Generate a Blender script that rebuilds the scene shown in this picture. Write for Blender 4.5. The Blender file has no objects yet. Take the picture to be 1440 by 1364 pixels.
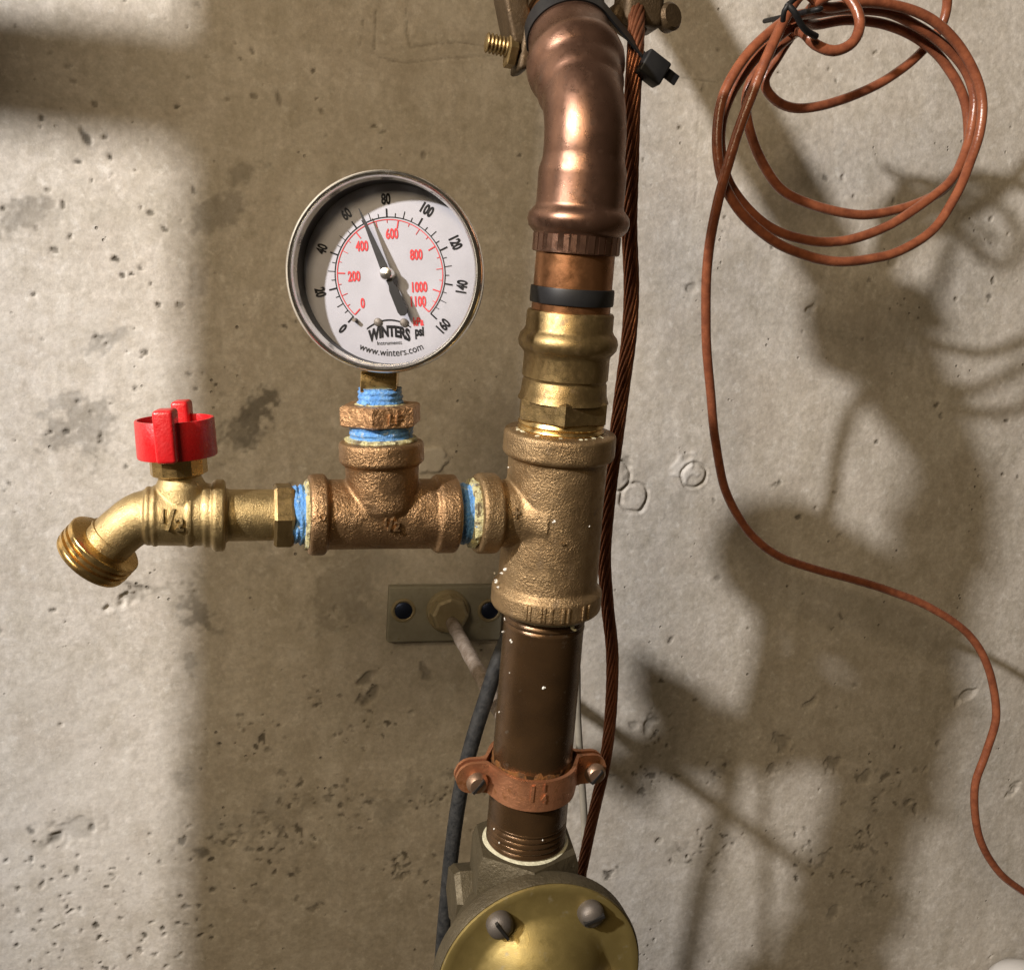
import bpy, bmesh, math, random
import numpy as np
from mathutils import Vector, Matrix, noise

random.seed(7)
rng = np.random.default_rng(11)
R = math.radians
sc = bpy.context.scene
col = sc.collection

# ------------------------------------------------------------------ camera
W, H, F = 1440.0, 1364.0, 1330.0          # photograph size and focal length in its pixels
CX, CY = W / 2, H / 2
DIST = 0.665                               # camera to wall (m); wall is the plane y = 0
_d = Vector((366 - CX, CY - 408, -F)).normalized()     # world +Y (into the wall) seen from the camera
_u = Vector((math.sin(.018), math.cos(.018), 0)); _u = (_u - _d * _u.dot(_d)).normalized()
_x = _d.cross(_u)
M3 = Matrix((( _x.x, _d.x, _u.x), (_x.y, _d.y, _u.y), (_x.z, _d.z, _u.z)))   # world -> camera
CAMLOC = Vector((0, -DIST, 0))
cam = bpy.data.cameras.new('Camera'); camo = bpy.data.objects.new('Camera', cam); col.objects.link(camo)
camo.matrix_world = Matrix.Translation(CAMLOC) @ M3.transposed().to_4x4()
cam.sensor_fit = 'HORIZONTAL'; cam.sensor_width = 36.0; cam.lens = 36.0 * F / W
cam.clip_start = 0.01; cam.clip_end = 50
sc.camera = camo
sc.render.resolution_x = 1024; sc.render.resolution_y = 969

# ------------------------------------------------------------------ light
LAMP = Vector((-1.069, -0.958, 0.625))
w = bpy.data.worlds.new('World'); sc.world = w; w.use_nodes = True
bg = w.node_tree.nodes['Background']; bg.inputs[0].default_value = (1.0, 0.74, 0.46, 1); bg.inputs[1].default_value = 0.042

def lamp(kind, name, loc, target, energy, color, size):
    l = bpy.data.lights.new(name, kind); l.energy = energy; l.color = color
    if kind == 'POINT': l.shadow_soft_size = size
    else: l.size = size
    o = bpy.data.objects.new(name, l); col.objects.link(o); o.location = loc
    o.rotation_euler = (Vector(target) - Vector(loc)).to_track_quat('-Z', 'Y').to_euler()
    return o
lamp('POINT', 'ceiling_bulb', LAMP, (0, 0, 0), 168.0, (1.0, 0.945, 0.915), 0.032)
lamp('AREA', 'room_light', (-0.74, -1.40, 0.66), (0.05, 0, -0.1), 14.4, (1.0, 0.775, 0.50), 0.45)

sc.cycles.max_bounces = 6; sc.cycles.diffuse_bounces = 3; sc.cycles.glossy_bounces = 3
vs = sc.view_settings
vs.view_transform = 'Standard'; vs.look = 'None'; vs.exposure = 0; vs.gamma = 1; vs.use_curve_mapping = False

# ------------------------------------------------------------------ photo geometry helpers
M3T = M3.transposed()
def at(px, py, s):
    """point seen at photo pixel (px,py), s metres in front of the wall"""
    r = M3T @ Vector((px - CX, CY - py, -F))
    return CAMLOC + r * ((DIST - s) / r.y)
def depth(P): return -(M3 @ (P - CAMLOC)).z
def proj(P):
    c = M3 @ (P - CAMLOC); return (CX + F * c.x / -c.z, CY - F * c.y / -c.z)
def mpp(P): return depth(P) / F             # metres per photo pixel at P

class Axis:
    """a straight axis between two pixels; c is the photo coordinate along x or y"""
    def __init__(s, a, b, along):
        s.a, s.b, s.k = a, b, (0 if along == 'x' else 1)
        s.A = at(*a); s.B = at(*b); s.dir = (s.B - s.A).normalized()
        s.zA, s.zB = depth(s.A), depth(s.B)
    def pt(s, c):
        u = (c - s.a[s.k]) / (s.b[s.k] - s.a[s.k])
        t = u * s.zA / ((1 - u) * s.zB + u * s.zA)
        return s.A + (s.B - s.A) * t
    def r(s, c, rpx): return rpx * mpp(s.pt(c))

# ------------------------------------------------------------------ mesh helpers
class MB:
    def __init__(s): s.v = []; s.f = []
    def add(s, vs_, fs):
        o = len(s.v); s.v += [tuple(x) for x in vs_]; s.f += [tuple(i + o for i in f) for f in fs]; return s
    def sweep(s, pts, rad, n=48, cap=True, up=None, jitter=None, axis=None):
        pts = [Vector(p) for p in pts]; m = len(pts)
        tan = []
        for i in range(m):
            a = pts[max(i - 1, 0)]; b = pts[min(i + 1, m - 1)]; d = b - a
            tan.append(Vector(axis) if axis is not None else (d.normalized() if d.length > 1e-9 else (tan[-1] if tan else Vector((0, 0, 1)))))
        t0 = tan[0]; e = Vector(up) if up is not None else Vector((0, -1, .013))
        if abs(e.normalized().dot(t0)) > .95: e = Vector((1, .01, 0))
        e = (e - t0 * e.dot(t0)).normalized()
        V = []
        for i in range(m):
            e = (e - tan[i] * e.dot(tan[i])).normalized(); g = tan[i].cross(e)
            for k in range(n):
                a = 2 * math.pi * k / n
                r = rad[i] if not jitter else rad[i] * jitter(i, a)
                V.append(pts[i] + e * (math.cos(a) * r) + g * (math.sin(a) * r))
        Fc = []
        for i in range(m - 1):
            for k in range(n):
                k2 = (k + 1) % n
                Fc.append((i * n + k, i * n + k2, (i + 1) * n + k2, (i + 1) * n + k))
        if cap:
            Fc.append(tuple(reversed(range(n)))); Fc.append(tuple(range((m - 1) * n, m * n)))
        return s.add(V, Fc)
    def lathe(s, ax, prof, n=64, **kw):
        return s.sweep([ax.pt(c) for c, r in prof], [ax.r(c, r) for c, r in prof], n, axis=ax.dir, **kw)
    def box(s, c, ex, ey, ez, hx, hy, hz, bev=0.0):
        c = Vector(c); P = []
        if bev <= 0:
            for i in (-1, 1):
                for j in (-1, 1):
                    for k in (-1, 1): P.append(c + ex * (i * hx) + ey * (j * hy) + ez * (k * hz))
            return s.add(P, [(0, 1, 3, 2), (4, 6, 7, 5), (0, 4, 5, 1), (2, 3, 7, 6), (0, 2, 6, 4), (1, 5, 7, 3)])
        bm = bmesh.new(); bmesh.ops.create_cube(bm, size=1.0)
        for v in bm.verts: v.co = Vector((v.co.x * 2 * hx, v.co.y * 2 * hy, v.co.z * 2 * hz))
        bmesh.ops.bevel(bm, geom=bm.edges[:], offset=bev, segments=3, profile=.5, affect='EDGES')
        bm.verts.ensure_lookup_table()
        V = [c + ex * v.co.x + ey * v.co.y + ez * v.co.z for v in bm.verts]
        Fc = [tuple(v.index for v in f.verts) for f in bm.faces]; bm.free()
        return s.add(V, Fc)
    def ball(s, c, r, n=12, sx=(1, 1, 1)):
        V = []; Fc = []; m = n // 2
        for i in range(m + 1):
            th = math.pi * i / m
            for k in range(n):
                a = 2 * math.pi * k / n
                V.append(Vector(c) + Vector((math.sin(th) * math.cos(a) * sx[0], math.sin(th) * math.sin(a) * sx[1], math.cos(th) * sx[2])) * r)
        for i in range(m):
            for k in range(n): Fc.append((i * n + k, i * n + (k + 1) % n, (i + 1) * n + (k + 1) % n, (i + 1) * n + k))
        return s.add(V, Fc)
    def build(s, name, mat, parent=None, smooth=40, recalc=True, remesh=0, relax=6):
        me = bpy.data.meshes.new(name); me.from_pydata(s.v, [], s.f); me.update()
        if recalc:
            bm = bmesh.new(); bm.from_mesh(me)
            bmesh.ops.recalc_face_normals(bm, faces=bm.faces[:]); bm.to_mesh(me); bm.free()
        o = bpy.data.objects.new(name, me); col.objects.link(o)
        if remesh:
            m = o.modifiers.new('r', 'REMESH'); m.mode = 'VOXEL'; m.voxel_size = remesh; m.use_smooth_shade = True
            if relax:
                m2 = o.modifiers.new('s', 'SMOOTH'); m2.iterations = relax; m2.factor = .5
            dg = bpy.context.evaluated_depsgraph_get(); dg.update()
            me2 = bpy.data.meshes.new_from_object(o.evaluated_get(dg)); o.modifiers.clear(); o.data = me2
            bpy.data.meshes.remove(me); me = me2; me.name = name; me.shade_smooth()
        elif smooth:
            me.shade_smooth(); me.set_sharp_from_angle(angle=R(smooth))
        me.materials.clear(); me.materials.append(mat)
        if parent is not None:
            o.parent = parent; o.location = -Vector(parent.location) if parent.type == 'EMPTY' else (0, 0, 0)
        return o

def thing(name, label, cat, loc, group=None):
    o = bpy.data.objects.new(name, None); col.objects.link(o); o.location = loc
    o.empty_display_size = .02; o['label'] = label; o['category'] = cat
    if group: o['group'] = group
    return o
def tag(o, label, cat, group=None):
    o['label'] = label; o['category'] = cat
    if group: o['group'] = group
    return o

def smoothpath(pts, step):
    """Catmull-Rom through (px,py,s) control points, resampled in 3D"""
    P = [at(*p) for p in pts]; P = [P[0] * 2 - P[1]] + P + [P[-1] * 2 - P[-2]]; out = []
    for i in range(1, len(P) - 2):
        n = max(2, int((P[i + 1] - P[i]).length / step))
        for k in range(n):
            t = k / n; a, b, c, d = P[i - 1:i + 3]
            out.append(.5 * ((2 * b) + (c - a) * t + (2 * a - 5 * b + 4 * c - d) * t * t + (3 * b - a - 3 * c + d) * t ** 3))
    out.append(P[-2]); return out

_txt = {}
def text_data(body, size, extrude=0.0, xs=1.0, bold=0.0):
    """flat text as (verts, faces), centred on its own box, in units of size"""
    cu = bpy.data.curves.new('t', 'FONT'); cu.body = body; cu.size = size; cu.extrude = extrude; cu.resolution_u = 4; cu.offset = bold
    o = bpy.data.objects.new('t', cu); col.objects.link(o)
    dg = bpy.context.evaluated_depsgraph_get(); dg.update()
    me = bpy.data.meshes.new_from_object(o.evaluated_get(dg))
    V = [Vector((v.co.x * xs, v.co.y, v.co.z)) for v in me.vertices]; Fc = [tuple(p.vertices) for p in me.polygons]
    bpy.data.objects.remove(o); bpy.data.curves.remove(cu); bpy.data.meshes.remove(me)
    x0 = min(v.x for v in V); x1 = max(v.x for v in V); y0 = min(v.y for v in V); y1 = max(v.y for v in V)
    for v in V: v.x -= (x0 + x1) / 2; v.y -= (y0 + y1) / 2
    return V, Fc

# ------------------------------------------------------------------ materials
class N:
    def __init__(s, name):
        s.m = bpy.data.materials.new(name); s.m.use_nodes = True; s.t = s.m.node_tree; s.t.nodes.clear()
        s.out = s.add('ShaderNodeOutputMaterial'); s.tc = s.add('ShaderNodeTexCoord')
    def add(s, typ, **kw):
        n = s.t.nodes.new(typ)
        for k, v in kw.items():
            if k in n.inputs: n.inputs[k].default_value = v
            else: setattr(n, k, v)
        return n
    def link(s, a, b): s.t.links.new(a, b)
    def noise(s, scale, detail=4, rough=.55, vec=None, dist=0):
        n = s.add('ShaderNodeTexNoise'); n.inputs['Scale'].default_value = scale; n.inputs['Detail'].default_value = detail
        n.inputs['Roughness'].default_value = rough; n.inputs['Distortion'].default_value = dist
        s.link(vec or s.tc.outputs['Object'], n.inputs['Vector']); return n.outputs['Fac']
    def ramp(s, fac, a, b, lo=0.0, hi=1.0):
        m = s.add('ShaderNodeMapRange'); m.inputs[1].default_value = a; m.inputs[2].default_value = b
        m.inputs[3].default_value = lo; m.inputs[4].default_value = hi; s.link(fac, m.inputs[0]); return m.outputs[0]
    def mix(s, fac, a, b, mode='MIX'):
        n = s.add('ShaderNodeMix', data_type='RGBA', blend_type=mode)
        for i, v in ((6, a), (7, b)):
            if isinstance(v, tuple): n.inputs[i].default_value = v + (1,) if len(v) == 3 else v
            else: s.link(v, n.inputs[i])
        if isinstance(fac, (int, float)): n.inputs[0].default_value = fac
        else: s.link(fac, n.inputs[0])
        return n.outputs[2]
    def math(s, op, a, b=None):
        n = s.add('ShaderNodeMath', operation=op)
        for i, v in ((0, a), (1, b)):
            if v is None: continue
            if isinstance(v, (int, float)): n.inputs[i].default_value = v
            else: s.link(v, n.inputs[i])
        return n.outputs[0]
    def bump(s, h, strength, distance, normal=None):
        b = s.add('ShaderNodeBump'); b.inputs['Strength'].default_value = strength; b.inputs['Distance'].default_value = distance
        s.link(h, b.inputs['Height'])
        if normal: s.link(normal, b.inputs['Normal'])
        return b.outputs['Normal']
    def done(s, color, rough=.5, metallic=0.0, normal=None, spec=.5, coat=0):
        p = s.add('ShaderNodeBsdfPrincipled')
        for k, v in (('Base Color', color), ('Roughness', rough), ('Metallic', metallic), ('Specular IOR Level', spec)):
            if isinstance(v, tuple): p.inputs[k].default_value = v + (1,)
            elif isinstance(v, (int, float)): p.inputs[k].default_value = v
            else: s.link(v, p.inputs[k])
        if coat: p.inputs['Coat Weight'].default_value = coat; p.inputs['Coat Roughness'].default_value = .15
        if normal: s.link(normal, p.inputs['Normal'])
        s.link(p.outputs[0], s.out.inputs[0]); return s.m

def metal(name, c1, c2, rough=.4, met=.9, cast=0.0, cast_scale=700, fine=.15, blot=60, dirt_shade=None, dirt_amt=.0, rvar=.12):
    n = N(name)
    a = n.ramp(n.noise(blot, 6, .65), .35, .68)
    c = n.mix(a, c1, c2)
    met_v = met
    if dirt_shade:
        d = n.ramp(n.noise(blot * 2.3, 8, .7), .62 - dirt_amt, .72 - dirt_amt * .6)
        c = n.mix(d, c, dirt_shade); met_v = n.ramp(d, 0, 1, met, met * .6)
    ro = n.ramp(n.noise(blot * 4, 5, .6), .3, .7, max(.05, rough - rvar), rough + rvar)
    nm = None
    if cast:
        nm = n.bump(n.math('MULTIPLY', n.noise(cast_scale, 4, .62), n.ramp(n.noise(130, 2, .5), .3, .7, .35, 1.15)), 1.0, cast)
    nm = n.bump(n.noise(2600, 3, .6), fine, .0004, nm)
    return n.done(c, ro, met_v, nm)

MAT = {}
MAT['bronze'] = metal('cast_bronze', (.375, .235, .12), (.255, .153, .075), .36, .86, cast=.0008, cast_scale=900, fine=.3, dirt_shade=(.15, .095, .05), dirt_amt=.05)
MAT['bronze_big'] = metal('cast_bronze_weathered', (.355, .245, .128), (.24, .158, .078), .41, .82, cast=.0006, cast_scale=1000, fine=.3, dirt_shade=(.17, .115, .062), dirt_amt=.06)
MAT['bronze_hex'] = metal('cast_bronze_rough', (.50, .30, .15), (.34, .19, .095), .45, .85, cast=.0016, cast_scale=420, fine=.4)
MAT['brass'] = metal('sandblasted_brass', (.48, .365, .18), (.36, .265, .12), .38, .9, dirt_shade=(.20, .14, .06), dirt_amt=.03, cast=.0003, cast_scale=1500, fine=.5)
MAT['brass_machined'] = metal('machined_brass', (.66, .47, .20), (.50, .335, .13), .28, .97, fine=.1)
MAT['brass_old'] = metal('tarnished_brass', (.30, .215, .095), (.20, .135, .056), .38, .88, fine=.3, blot=90, dirt_shade=(.15, .10, .05), dirt_amt=.07)
MAT['copper'] = metal('oxidised_copper', (.225, .125, .083), (.145, .078, .051), .32, .88, fine=.2, blot=70, dirt_shade=(.075, .044, .029), dirt_amt=.05, rvar=.09)
MAT['copper_tube'] = metal('copper_tube', (.36, .17, .072), (.24, .105, .046), .36, .92, fine=.15, blot=50)
MAT['nipple'] = metal('brown_brass_pipe', (.10, .056, .025), (.06, .034, .016), .22, .65, fine=.2, blot=50, dirt_shade=(.10, .085, .065), dirt_amt=.0)
MAT['strap'] = metal('copper_plated_strap', (.66, .31, .165), (.46, .20, .10), .36, .82, cast=.0003, cast_scale=900, fine=.5, dirt_shade=(.22, .09, .03), dirt_amt=.08)
MAT['screw'] = metal('tarnished_screw', (.33, .22, .15), (.22, .14, .09), .42, .85, fine=.3)
MAT['screw_grey'] = metal('grey_screw', (.17, .15, .13), (.11, .095, .08), .5, .6, fine=.4)
MAT['steel_grey'] = metal('zinc_plate', (.32, .31, .25), (.26, .25, .20), .6, .25, fine=.5, dirt_shade=(.19, .16, .115), dirt_amt=.03)
MAT['boss'] = metal('dull_brass_boss', (.42, .36, .23), (.32, .27, .17), .5, .45, fine=.5, dirt_shade=(.2, .16, .1), dirt_amt=.03)
MAT['rod'] = metal('weathered_rod', (.34, .29, .245), (.16, .12, .085), .6, .35, cast=.0006, cast_scale=500, fine=.6, blot=140)
MAT['stainless'] = metal('polished_steel', (.78, .76, .71), (.70, .68, .62), .24, 1.0, fine=.02, rvar=.05)
MAT['black_inner'] = N('black_paint').done((.012, .011, .010), .5)
MAT['valve_gold'] = metal('gold_painted_cap', (.31, .24, .085), (.24, .182, .063), .42, .68, fine=.3, blot=60, dirt_shade=(.22, .185, .11), dirt_amt=.03)
MAT['valve_body'] = metal('dusty_brass', (.10, .082, .048), (.07, .056, .032), .5, .5, cast=.0006, cast_scale=600, fine=.5, dirt_shade=(.13, .115, .08), dirt_amt=.0)
MAT['clampdark'] = metal('dark_bronze', (.085, .056, .028), (.055, .036, .018), .5, .6, cast=.0004, fine=.4)
MAT['bare_copper'] = metal('bare_copper_strand', (.30, .12, .06), (.19, .068, .034), .42, .8, fine=.2, blot=200)

def simple(name, c1, c2, rough=.5, blot=120, spec=.5, bump=.0, bscale=900, coat=0):
    n = N(name); c = n.mix(n.ramp(n.noise(blot, 5, .6), .35, .65), c1, c2)
    nm = n.bump(n.noise(bscale, 4, .6), 1, bump) if bump else None
    return n.done(c, rough, 0, nm, spec, coat)
MAT['rust'] = simple('rust', (.17, .068, .016), (.065, .034, .016), .8, 300, .2, .0012, 700)
def red_mat():
    n = N('red_enamel')
    c = n.mix(n.ramp(n.noise(70, 5, .65), .35, .65), (.52, .012, .015), (.42, .008, .011))
    c = n.mix(n.ramp(n.noise(330, 6, .75), .63, .70, 0, .7), c, (.50, .07, .055))      # scuffs
    c = n.mix(n.ramp(n.noise(140, 6, .75), .64, .74, 0, .6), c, (.16, .02, .018))      # grime
    return n.done(c, n.ramp(n.noise(180, 5, .7), .3, .7, .22, .5), 0, n.bump(n.noise(900, 4, .6), 1, .0002), .5, .15)
MAT['red'] = red_mat()
MAT['wire'] = simple('brown_insulation', (.26, .085, .039), (.165, .051, .025), .27, 160, .5, .0002, 500)
MAT['black_rubber'] = simple('black_plastic', (.008, .008, .009), (.013, .013, .013), .5, 120, .3)
MAT['black_cable'] = simple('dusty_black_cable', (.008, .009, .010), (.028, .028, .027), .65, 260, .3, .0004, 600)
MAT['grey_wire'] = simple('grey_wire', (.30, .27, .21), (.24, .21, .16), .6, 80)
def dope_mat():
    n = N('yellow_pipe_dope')
    c = n.mix(n.ramp(n.noise(350, 5, .7), .35, .65), (.62, .56, .25), (.50, .48, .30))
    c = n.mix(n.ramp(n.noise(240, 5, .7), .52, .60), c, (.17, .13, .07)); c = n.mix(n.ramp(n.noise(200, 4, .6), .62, .68), c, (.16, .36, .70))
    return n.done(c, .42, 0, n.bump(n.noise(700, 5, .65), 1, .0018), .5)
MAT['dope'] = dope_mat()
MAT['paste'] = simple('pale_thread_paste', (.62, .60, .44), (.45, .43, .30), .4, 300, .6, .0006, 600)
MAT['fleck'] = simple('white_paint_fleck', (.80, .79, .74), (.7, .68, .62), .5, 200)
MAT['white_pvc'] = simple('white_plastic', (.78, .77, .75), (.74, .73, .71), .4, 30)
MAT['screwblue'] = metal('blued_screw', (.035, .05, .10), (.02, .025, .05), .4, .8, fine=.3)
MAT['lagging'] = simple('grey_lagging', (.5, .48, .45), (.42, .40, .37), .8, 30, .2, .001, 200)  # surface of the added, unseen shadow caster
MAT['dial'] = simple('white_enamel_dial', (.39, .39, .43), (.35, .35, .385), .45, 55, .3)
MAT['ink_black'] = N('black_ink').done((.006, .006, .007), .7, 0, None, .2)
MAT['ink_red'] = N('red_ink').done((.55, .055, .06), .7, 0, None, .2)
MAT['needle'] = simple('black_pointer', (.008, .008, .009), (.012, .012, .012), .55, 100, .3)

def tape_mat():
    n = N('blue_thread_tape')
    mp = n.add('ShaderNodeMapping'); mp.inputs['Scale'].default_value = (1, 1, 1); n.link(n.tc.outputs['Object'], mp.inputs[0])
    a = n.ramp(n.noise(420, 5, .6, mp.outputs[0], .6), .38, .70)
    c = n.mix(a, (.07, .245, .62), (.19, .42, .74))
    y = n.ramp(n.noise(190, 6, .75), .57, .66); c = n.mix(y, c, (.62, .62, .42))
    k = n.ramp(n.noise(300, 4, .65), .66, .70); c = n.mix(k, c, (.03, .035, .03))
    return n.done(c, .35, 0, n.bump(n.noise(800, 5, .65), 1, .0014), .5)
MAT['tape'] = tape_mat()

def glass_mat():
    n = N('gauge_glass')
    lw = n.add('ShaderNodeLayerWeight'); lw.inputs[0].default_value = .5
    fac = n.math('ADD', n.math('MULTIPLY', n.math('POWER', lw.outputs['Facing'], 5.0), .9), .022)
    t = n.add('ShaderNodeBsdfTransparent'); g = n.add('ShaderNodeBsdfGlossy'); g.inputs['Roughness'].default_value = .04
    d = n.add('ShaderNodeBsdfDiffuse'); d.inputs[0].default_value = (.8, .8, .8, 1)
    m = n.add('ShaderNodeMixShader'); n.link(fac, m.inputs[0]); n.link(t.outputs[0], m.inputs[1]); n.link(g.outputs[0], m.inputs[2])
    m2 = n.add('ShaderNodeMixShader'); n.link(n.ramp(n.noise(60, 6, .7), .45, .72, .0, .010), m2.inputs[0])
    n.link(m.outputs[0], m2.inputs[1]); n.link(d.outputs[0], m2.inputs[2]); n.link(m2.outputs[0], n.out.inputs[0]); return n.m
MAT['glass'] = glass_mat()

def wall_mat():
    n = N('board_marked_concrete')
    ob = n.tc.outputs['Object']
    big = n.ramp(n.noise(7, 6, .6), .30, .70)
    c = n.mix(big, (.545, .505, .445), (.645, .605, .55))
    mid = n.ramp(n.noise(38, 5, .68), .36, .66); c = n.mix(mid, n.mix(1.0, c, (.80, .79, .755), 'MULTIPLY'), c)
    # vertical run marks left by the formwork
    mp = n.add('ShaderNodeMapping'); mp.inputs['Scale'].default_value = (60, 1, 7); n.link(ob, mp.inputs[0])
    st = n.ramp(n.noise(1, 5, .6, mp.outputs[0]), .42, .72, 0, .45); c = n.mix(st, c, (.66, .63, .57))
    m3 = n.ramp(n.noise(85, 4, .7, None, .8), .38, .62); c = n.mix(m3, n.mix(1.0, c, (.87, .86, .835), 'MULTIPLY'), c)
    sm = n.ramp(n.noise(17, 6, .72, None, 1.2), .48, .66, 0, .6); c = n.mix(sm, c, (.44, .395, .335))
    lt = n.ramp(n.noise(110, 4, .7), .56, .70, 0, .6); c = n.mix(lt, c, (.68, .655, .60))
    fine = n.ramp(n.noise(230, 4, .75), .3, .7, .82, 1.13)
    cc = n.add('ShaderNodeCombineColor'); [n.link(fine, cc.inputs[i]) for i in range(3)]
    c = n.mix(1.0, c, cc.outputs[0], 'MULTIPLY')
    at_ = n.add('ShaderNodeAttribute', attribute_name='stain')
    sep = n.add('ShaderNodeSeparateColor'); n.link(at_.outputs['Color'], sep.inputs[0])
    c = n.mix(sep.outputs[0], c, (.085, .075, .058))      # shade of deep holes painted into the pits, plus rubbed stains and scuffs
    c = n.mix(sep.outputs[1], c, (.34, .305, .235))        # greenish-brown damp stains
    c = n.mix(sep.outputs[2], c, (.72, .70, .66))         # chalky marks
    # tiny pin holes
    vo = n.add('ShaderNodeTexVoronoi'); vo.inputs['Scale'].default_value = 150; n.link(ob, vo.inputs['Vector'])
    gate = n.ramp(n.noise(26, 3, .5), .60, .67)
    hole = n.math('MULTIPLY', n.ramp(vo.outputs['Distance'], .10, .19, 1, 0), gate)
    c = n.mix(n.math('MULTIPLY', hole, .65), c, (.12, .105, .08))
    nm = n.bump(n.noise(420, 4, .7), .45, .0007)
    nm = n.bump(hole, .8, -.0012, nm)
    return n.done(c, .82, 0, nm, .25)
MAT['wall'] = wall_mat()

# ------------------------------------------------------------------ WALL (relief is real geometry)
def value_noise(X, Z, cell, seed):
    g = np.random.default_rng(seed).random((256, 256)).astype(np.float32)
    x = X / cell + 1000.3; z = Z / cell + 1000.7
    xi = np.floor(x).astype(int); zi = np.floor(z).astype(int); fx = x - xi; fz = z - zi
    fx = fx * fx * (3 - 2 * fx); fz = fz * fz * (3 - 2 * fz)
    a = g[xi % 256, zi % 256]; b = g[(xi + 1) % 256, zi % 256]; c = g[xi % 256, (zi + 1) % 256]; d = g[(xi + 1) % 256, (zi + 1) % 256]
    return (a * (1 - fx) + b * fx) * (1 - fz) + (c * (1 - fx) + d * fx) * fz - .5
def ss(a, b, x):
    t = np.clip((x - a) / (b - a), 0, 1); return t * t * (3 - 2 * t)

def make_wall():
    step = .00115
    def lines(lo, a, b, hi): return np.concatenate([np.linspace(lo, a, 7)[:-1], np.arange(a, b, step), np.linspace(b, hi, 7)])
    xs = lines(-1.6, -.21, .80, 1.9); zs = lines(-1.5, -.68, .31, 1.5)
    nx, nz = len(xs), len(zs)
    X, Z = np.meshgrid(xs, zs, indexing='ij')
    Mn = np.array(M3)
    cx = Mn[0, 0] * X + Mn[0, 1] * DIST + Mn[0, 2] * Z; cy = Mn[1, 0] * X + Mn[1, 1] * DIST + Mn[1, 2] * Z; cz = Mn[2, 0] * X + Mn[2, 1] * DIST + Mn[2, 2] * Z
    fine = (X > -.21) & (X < .80) & (Z > -.68) & (Z < .31)
    U = np.where(fine, CX + F * cx / -cz, -9999); V = np.where(fine, CY - F * cy / -cz, -9999)
    h = np.zeros_like(X); st = np.zeros((3,) + X.shape)
    for cell, amp, sd in ((.16, .0016, 1), (.06, .0006, 2), (.022, .00018, 3), (.009, .00010, 4), (.0045, .00009, 5), (.0026, .00008, 6)):
        h += value_noise(X, Z, cell, sd) * amp * 2
    wob = value_noise(X, Z, .006, 21) + .6 * value_noise(X, Z, .003, 22)
    wobf = value_noise(X, Z, .0032, 31) * .9 + value_noise(X, Z, .0019, 32) * .9
    wob2 = value_noise(X, Z, .018, 23) + .5 * value_noise(X, Z, .007, 24)
    wob3 = wob2 * .75 + wob * .55 + wobf * .35 + value_noise(X, Z, .034, 33) * .7
    def window(x, z, r):
        i0, i1 = np.searchsorted(xs, [x - r, x + r]); j0, j1 = np.searchsorted(zs, [z - r, z + r]); return slice(i0, i1), slice(j0, j1)
    def blob(px, py, rpx, asp=1, ang=0, depth_=.0015, dirt_shade=.7, ch=0, rag=.55, soft=.45, w=wob):  # the dark value paints shade into pits and also tints real stains
        P = at(px, py, 0); k = mpp(P); r = rpx * k
        sl = window(P.x, P.z, r * max(asp, 1) * 2.2)
        x = X[sl] - P.x; z = Z[sl] - P.z; c, s = math.cos(R(ang)), math.sin(R(ang))
        d = np.sqrt(((x * c + z * s) / (r * asp)) ** 2 + ((-x * s + z * c) / r) ** 2) + w[sl] * rag * 2
        m = 1 - ss(1 - soft, 1 + soft * .3, d)
        h[sl] -= m * depth_; st[ch][sl] = np.maximum(st[ch][sl], m * dirt_shade)
    def line(pts, wpx, depth_, dirt_shade, ch=0, rag=.3):
        for (a, b) in zip(pts[:-1], pts[1:]):
            n = max(2, int(math.hypot(b[0] - a[0], b[1] - a[1]) / max(1.2, wpx * .6)))
            for k in range(n):
                t = k / n; x = a[0] + (b[0] - a[0]) * t + random.uniform(-.6, .6); y = a[1] + (b[1] - a[1]) * t + random.uniform(-.6, .6)
                if random.random() < .93: blob(x, y, wpx, depth_=depth_, dirt_shade=dirt_shade * random.uniform(.5, 1), ch=ch, rag=rag, soft=.8)
    # random bug holes: scattered everywhere, crowded low on the wall
    for _ in range(230):
        x = random.uniform(-20, 1460); y = random.uniform(-20, 1384); r = random.choice((1.6, 2, 2.4, 2.8, 3.4))
        blob(x, y, r, random.uniform(1, 1.8), random.uniform(0, 180), random.uniform(.0005, .0012), random.uniform(.25, .8), rag=.7, w=wobf)
    for _ in range(62):                                        # honeycombed clusters low on the wall
        x0 = random.uniform(250, 1300); y0 = random.gauss(1150, 85); big_ = random.random() < .4
        for q in range(random.randint(2, 11)):
            r = random.uniform(1.2, 3.2) if q or not big_ else random.uniform(3.5, 6)
            blob(x0 + random.gauss(0, 16), y0 + random.gauss(0, 11), r, random.uniform(1, 2.2), random.uniform(0, 180), random.uniform(.0003, .0010), random.uniform(.3, .85), rag=.8, w=wobf)
        if random.random() < .5: blob(x0, y0, random.uniform(8, 16), random.uniform(1, 2), random.uniform(0, 180), .0001, random.uniform(.12, .3), rag=.9, soft=.9, w=wob)
    for _ in range(80):
        x = random.uniform(0, 300); y = random.uniform(1200, 1364)
        blob(x, y, random.uniform(1.4, 3.2), random.uniform(1, 2), random.uniform(0, 180), .0010, random.uniform(.5, .95), rag=.8, w=wobf)
    for _ in range(34):
        x = random.uniform(20, 260); y = random.uniform(140, 620)
        blob(x, y, random.uniform(1.5, 3.6), random.uniform(1, 2), random.uniform(0, 180), .0012, random.uniform(.5, .95), rag=.7, w=wobf)
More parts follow.
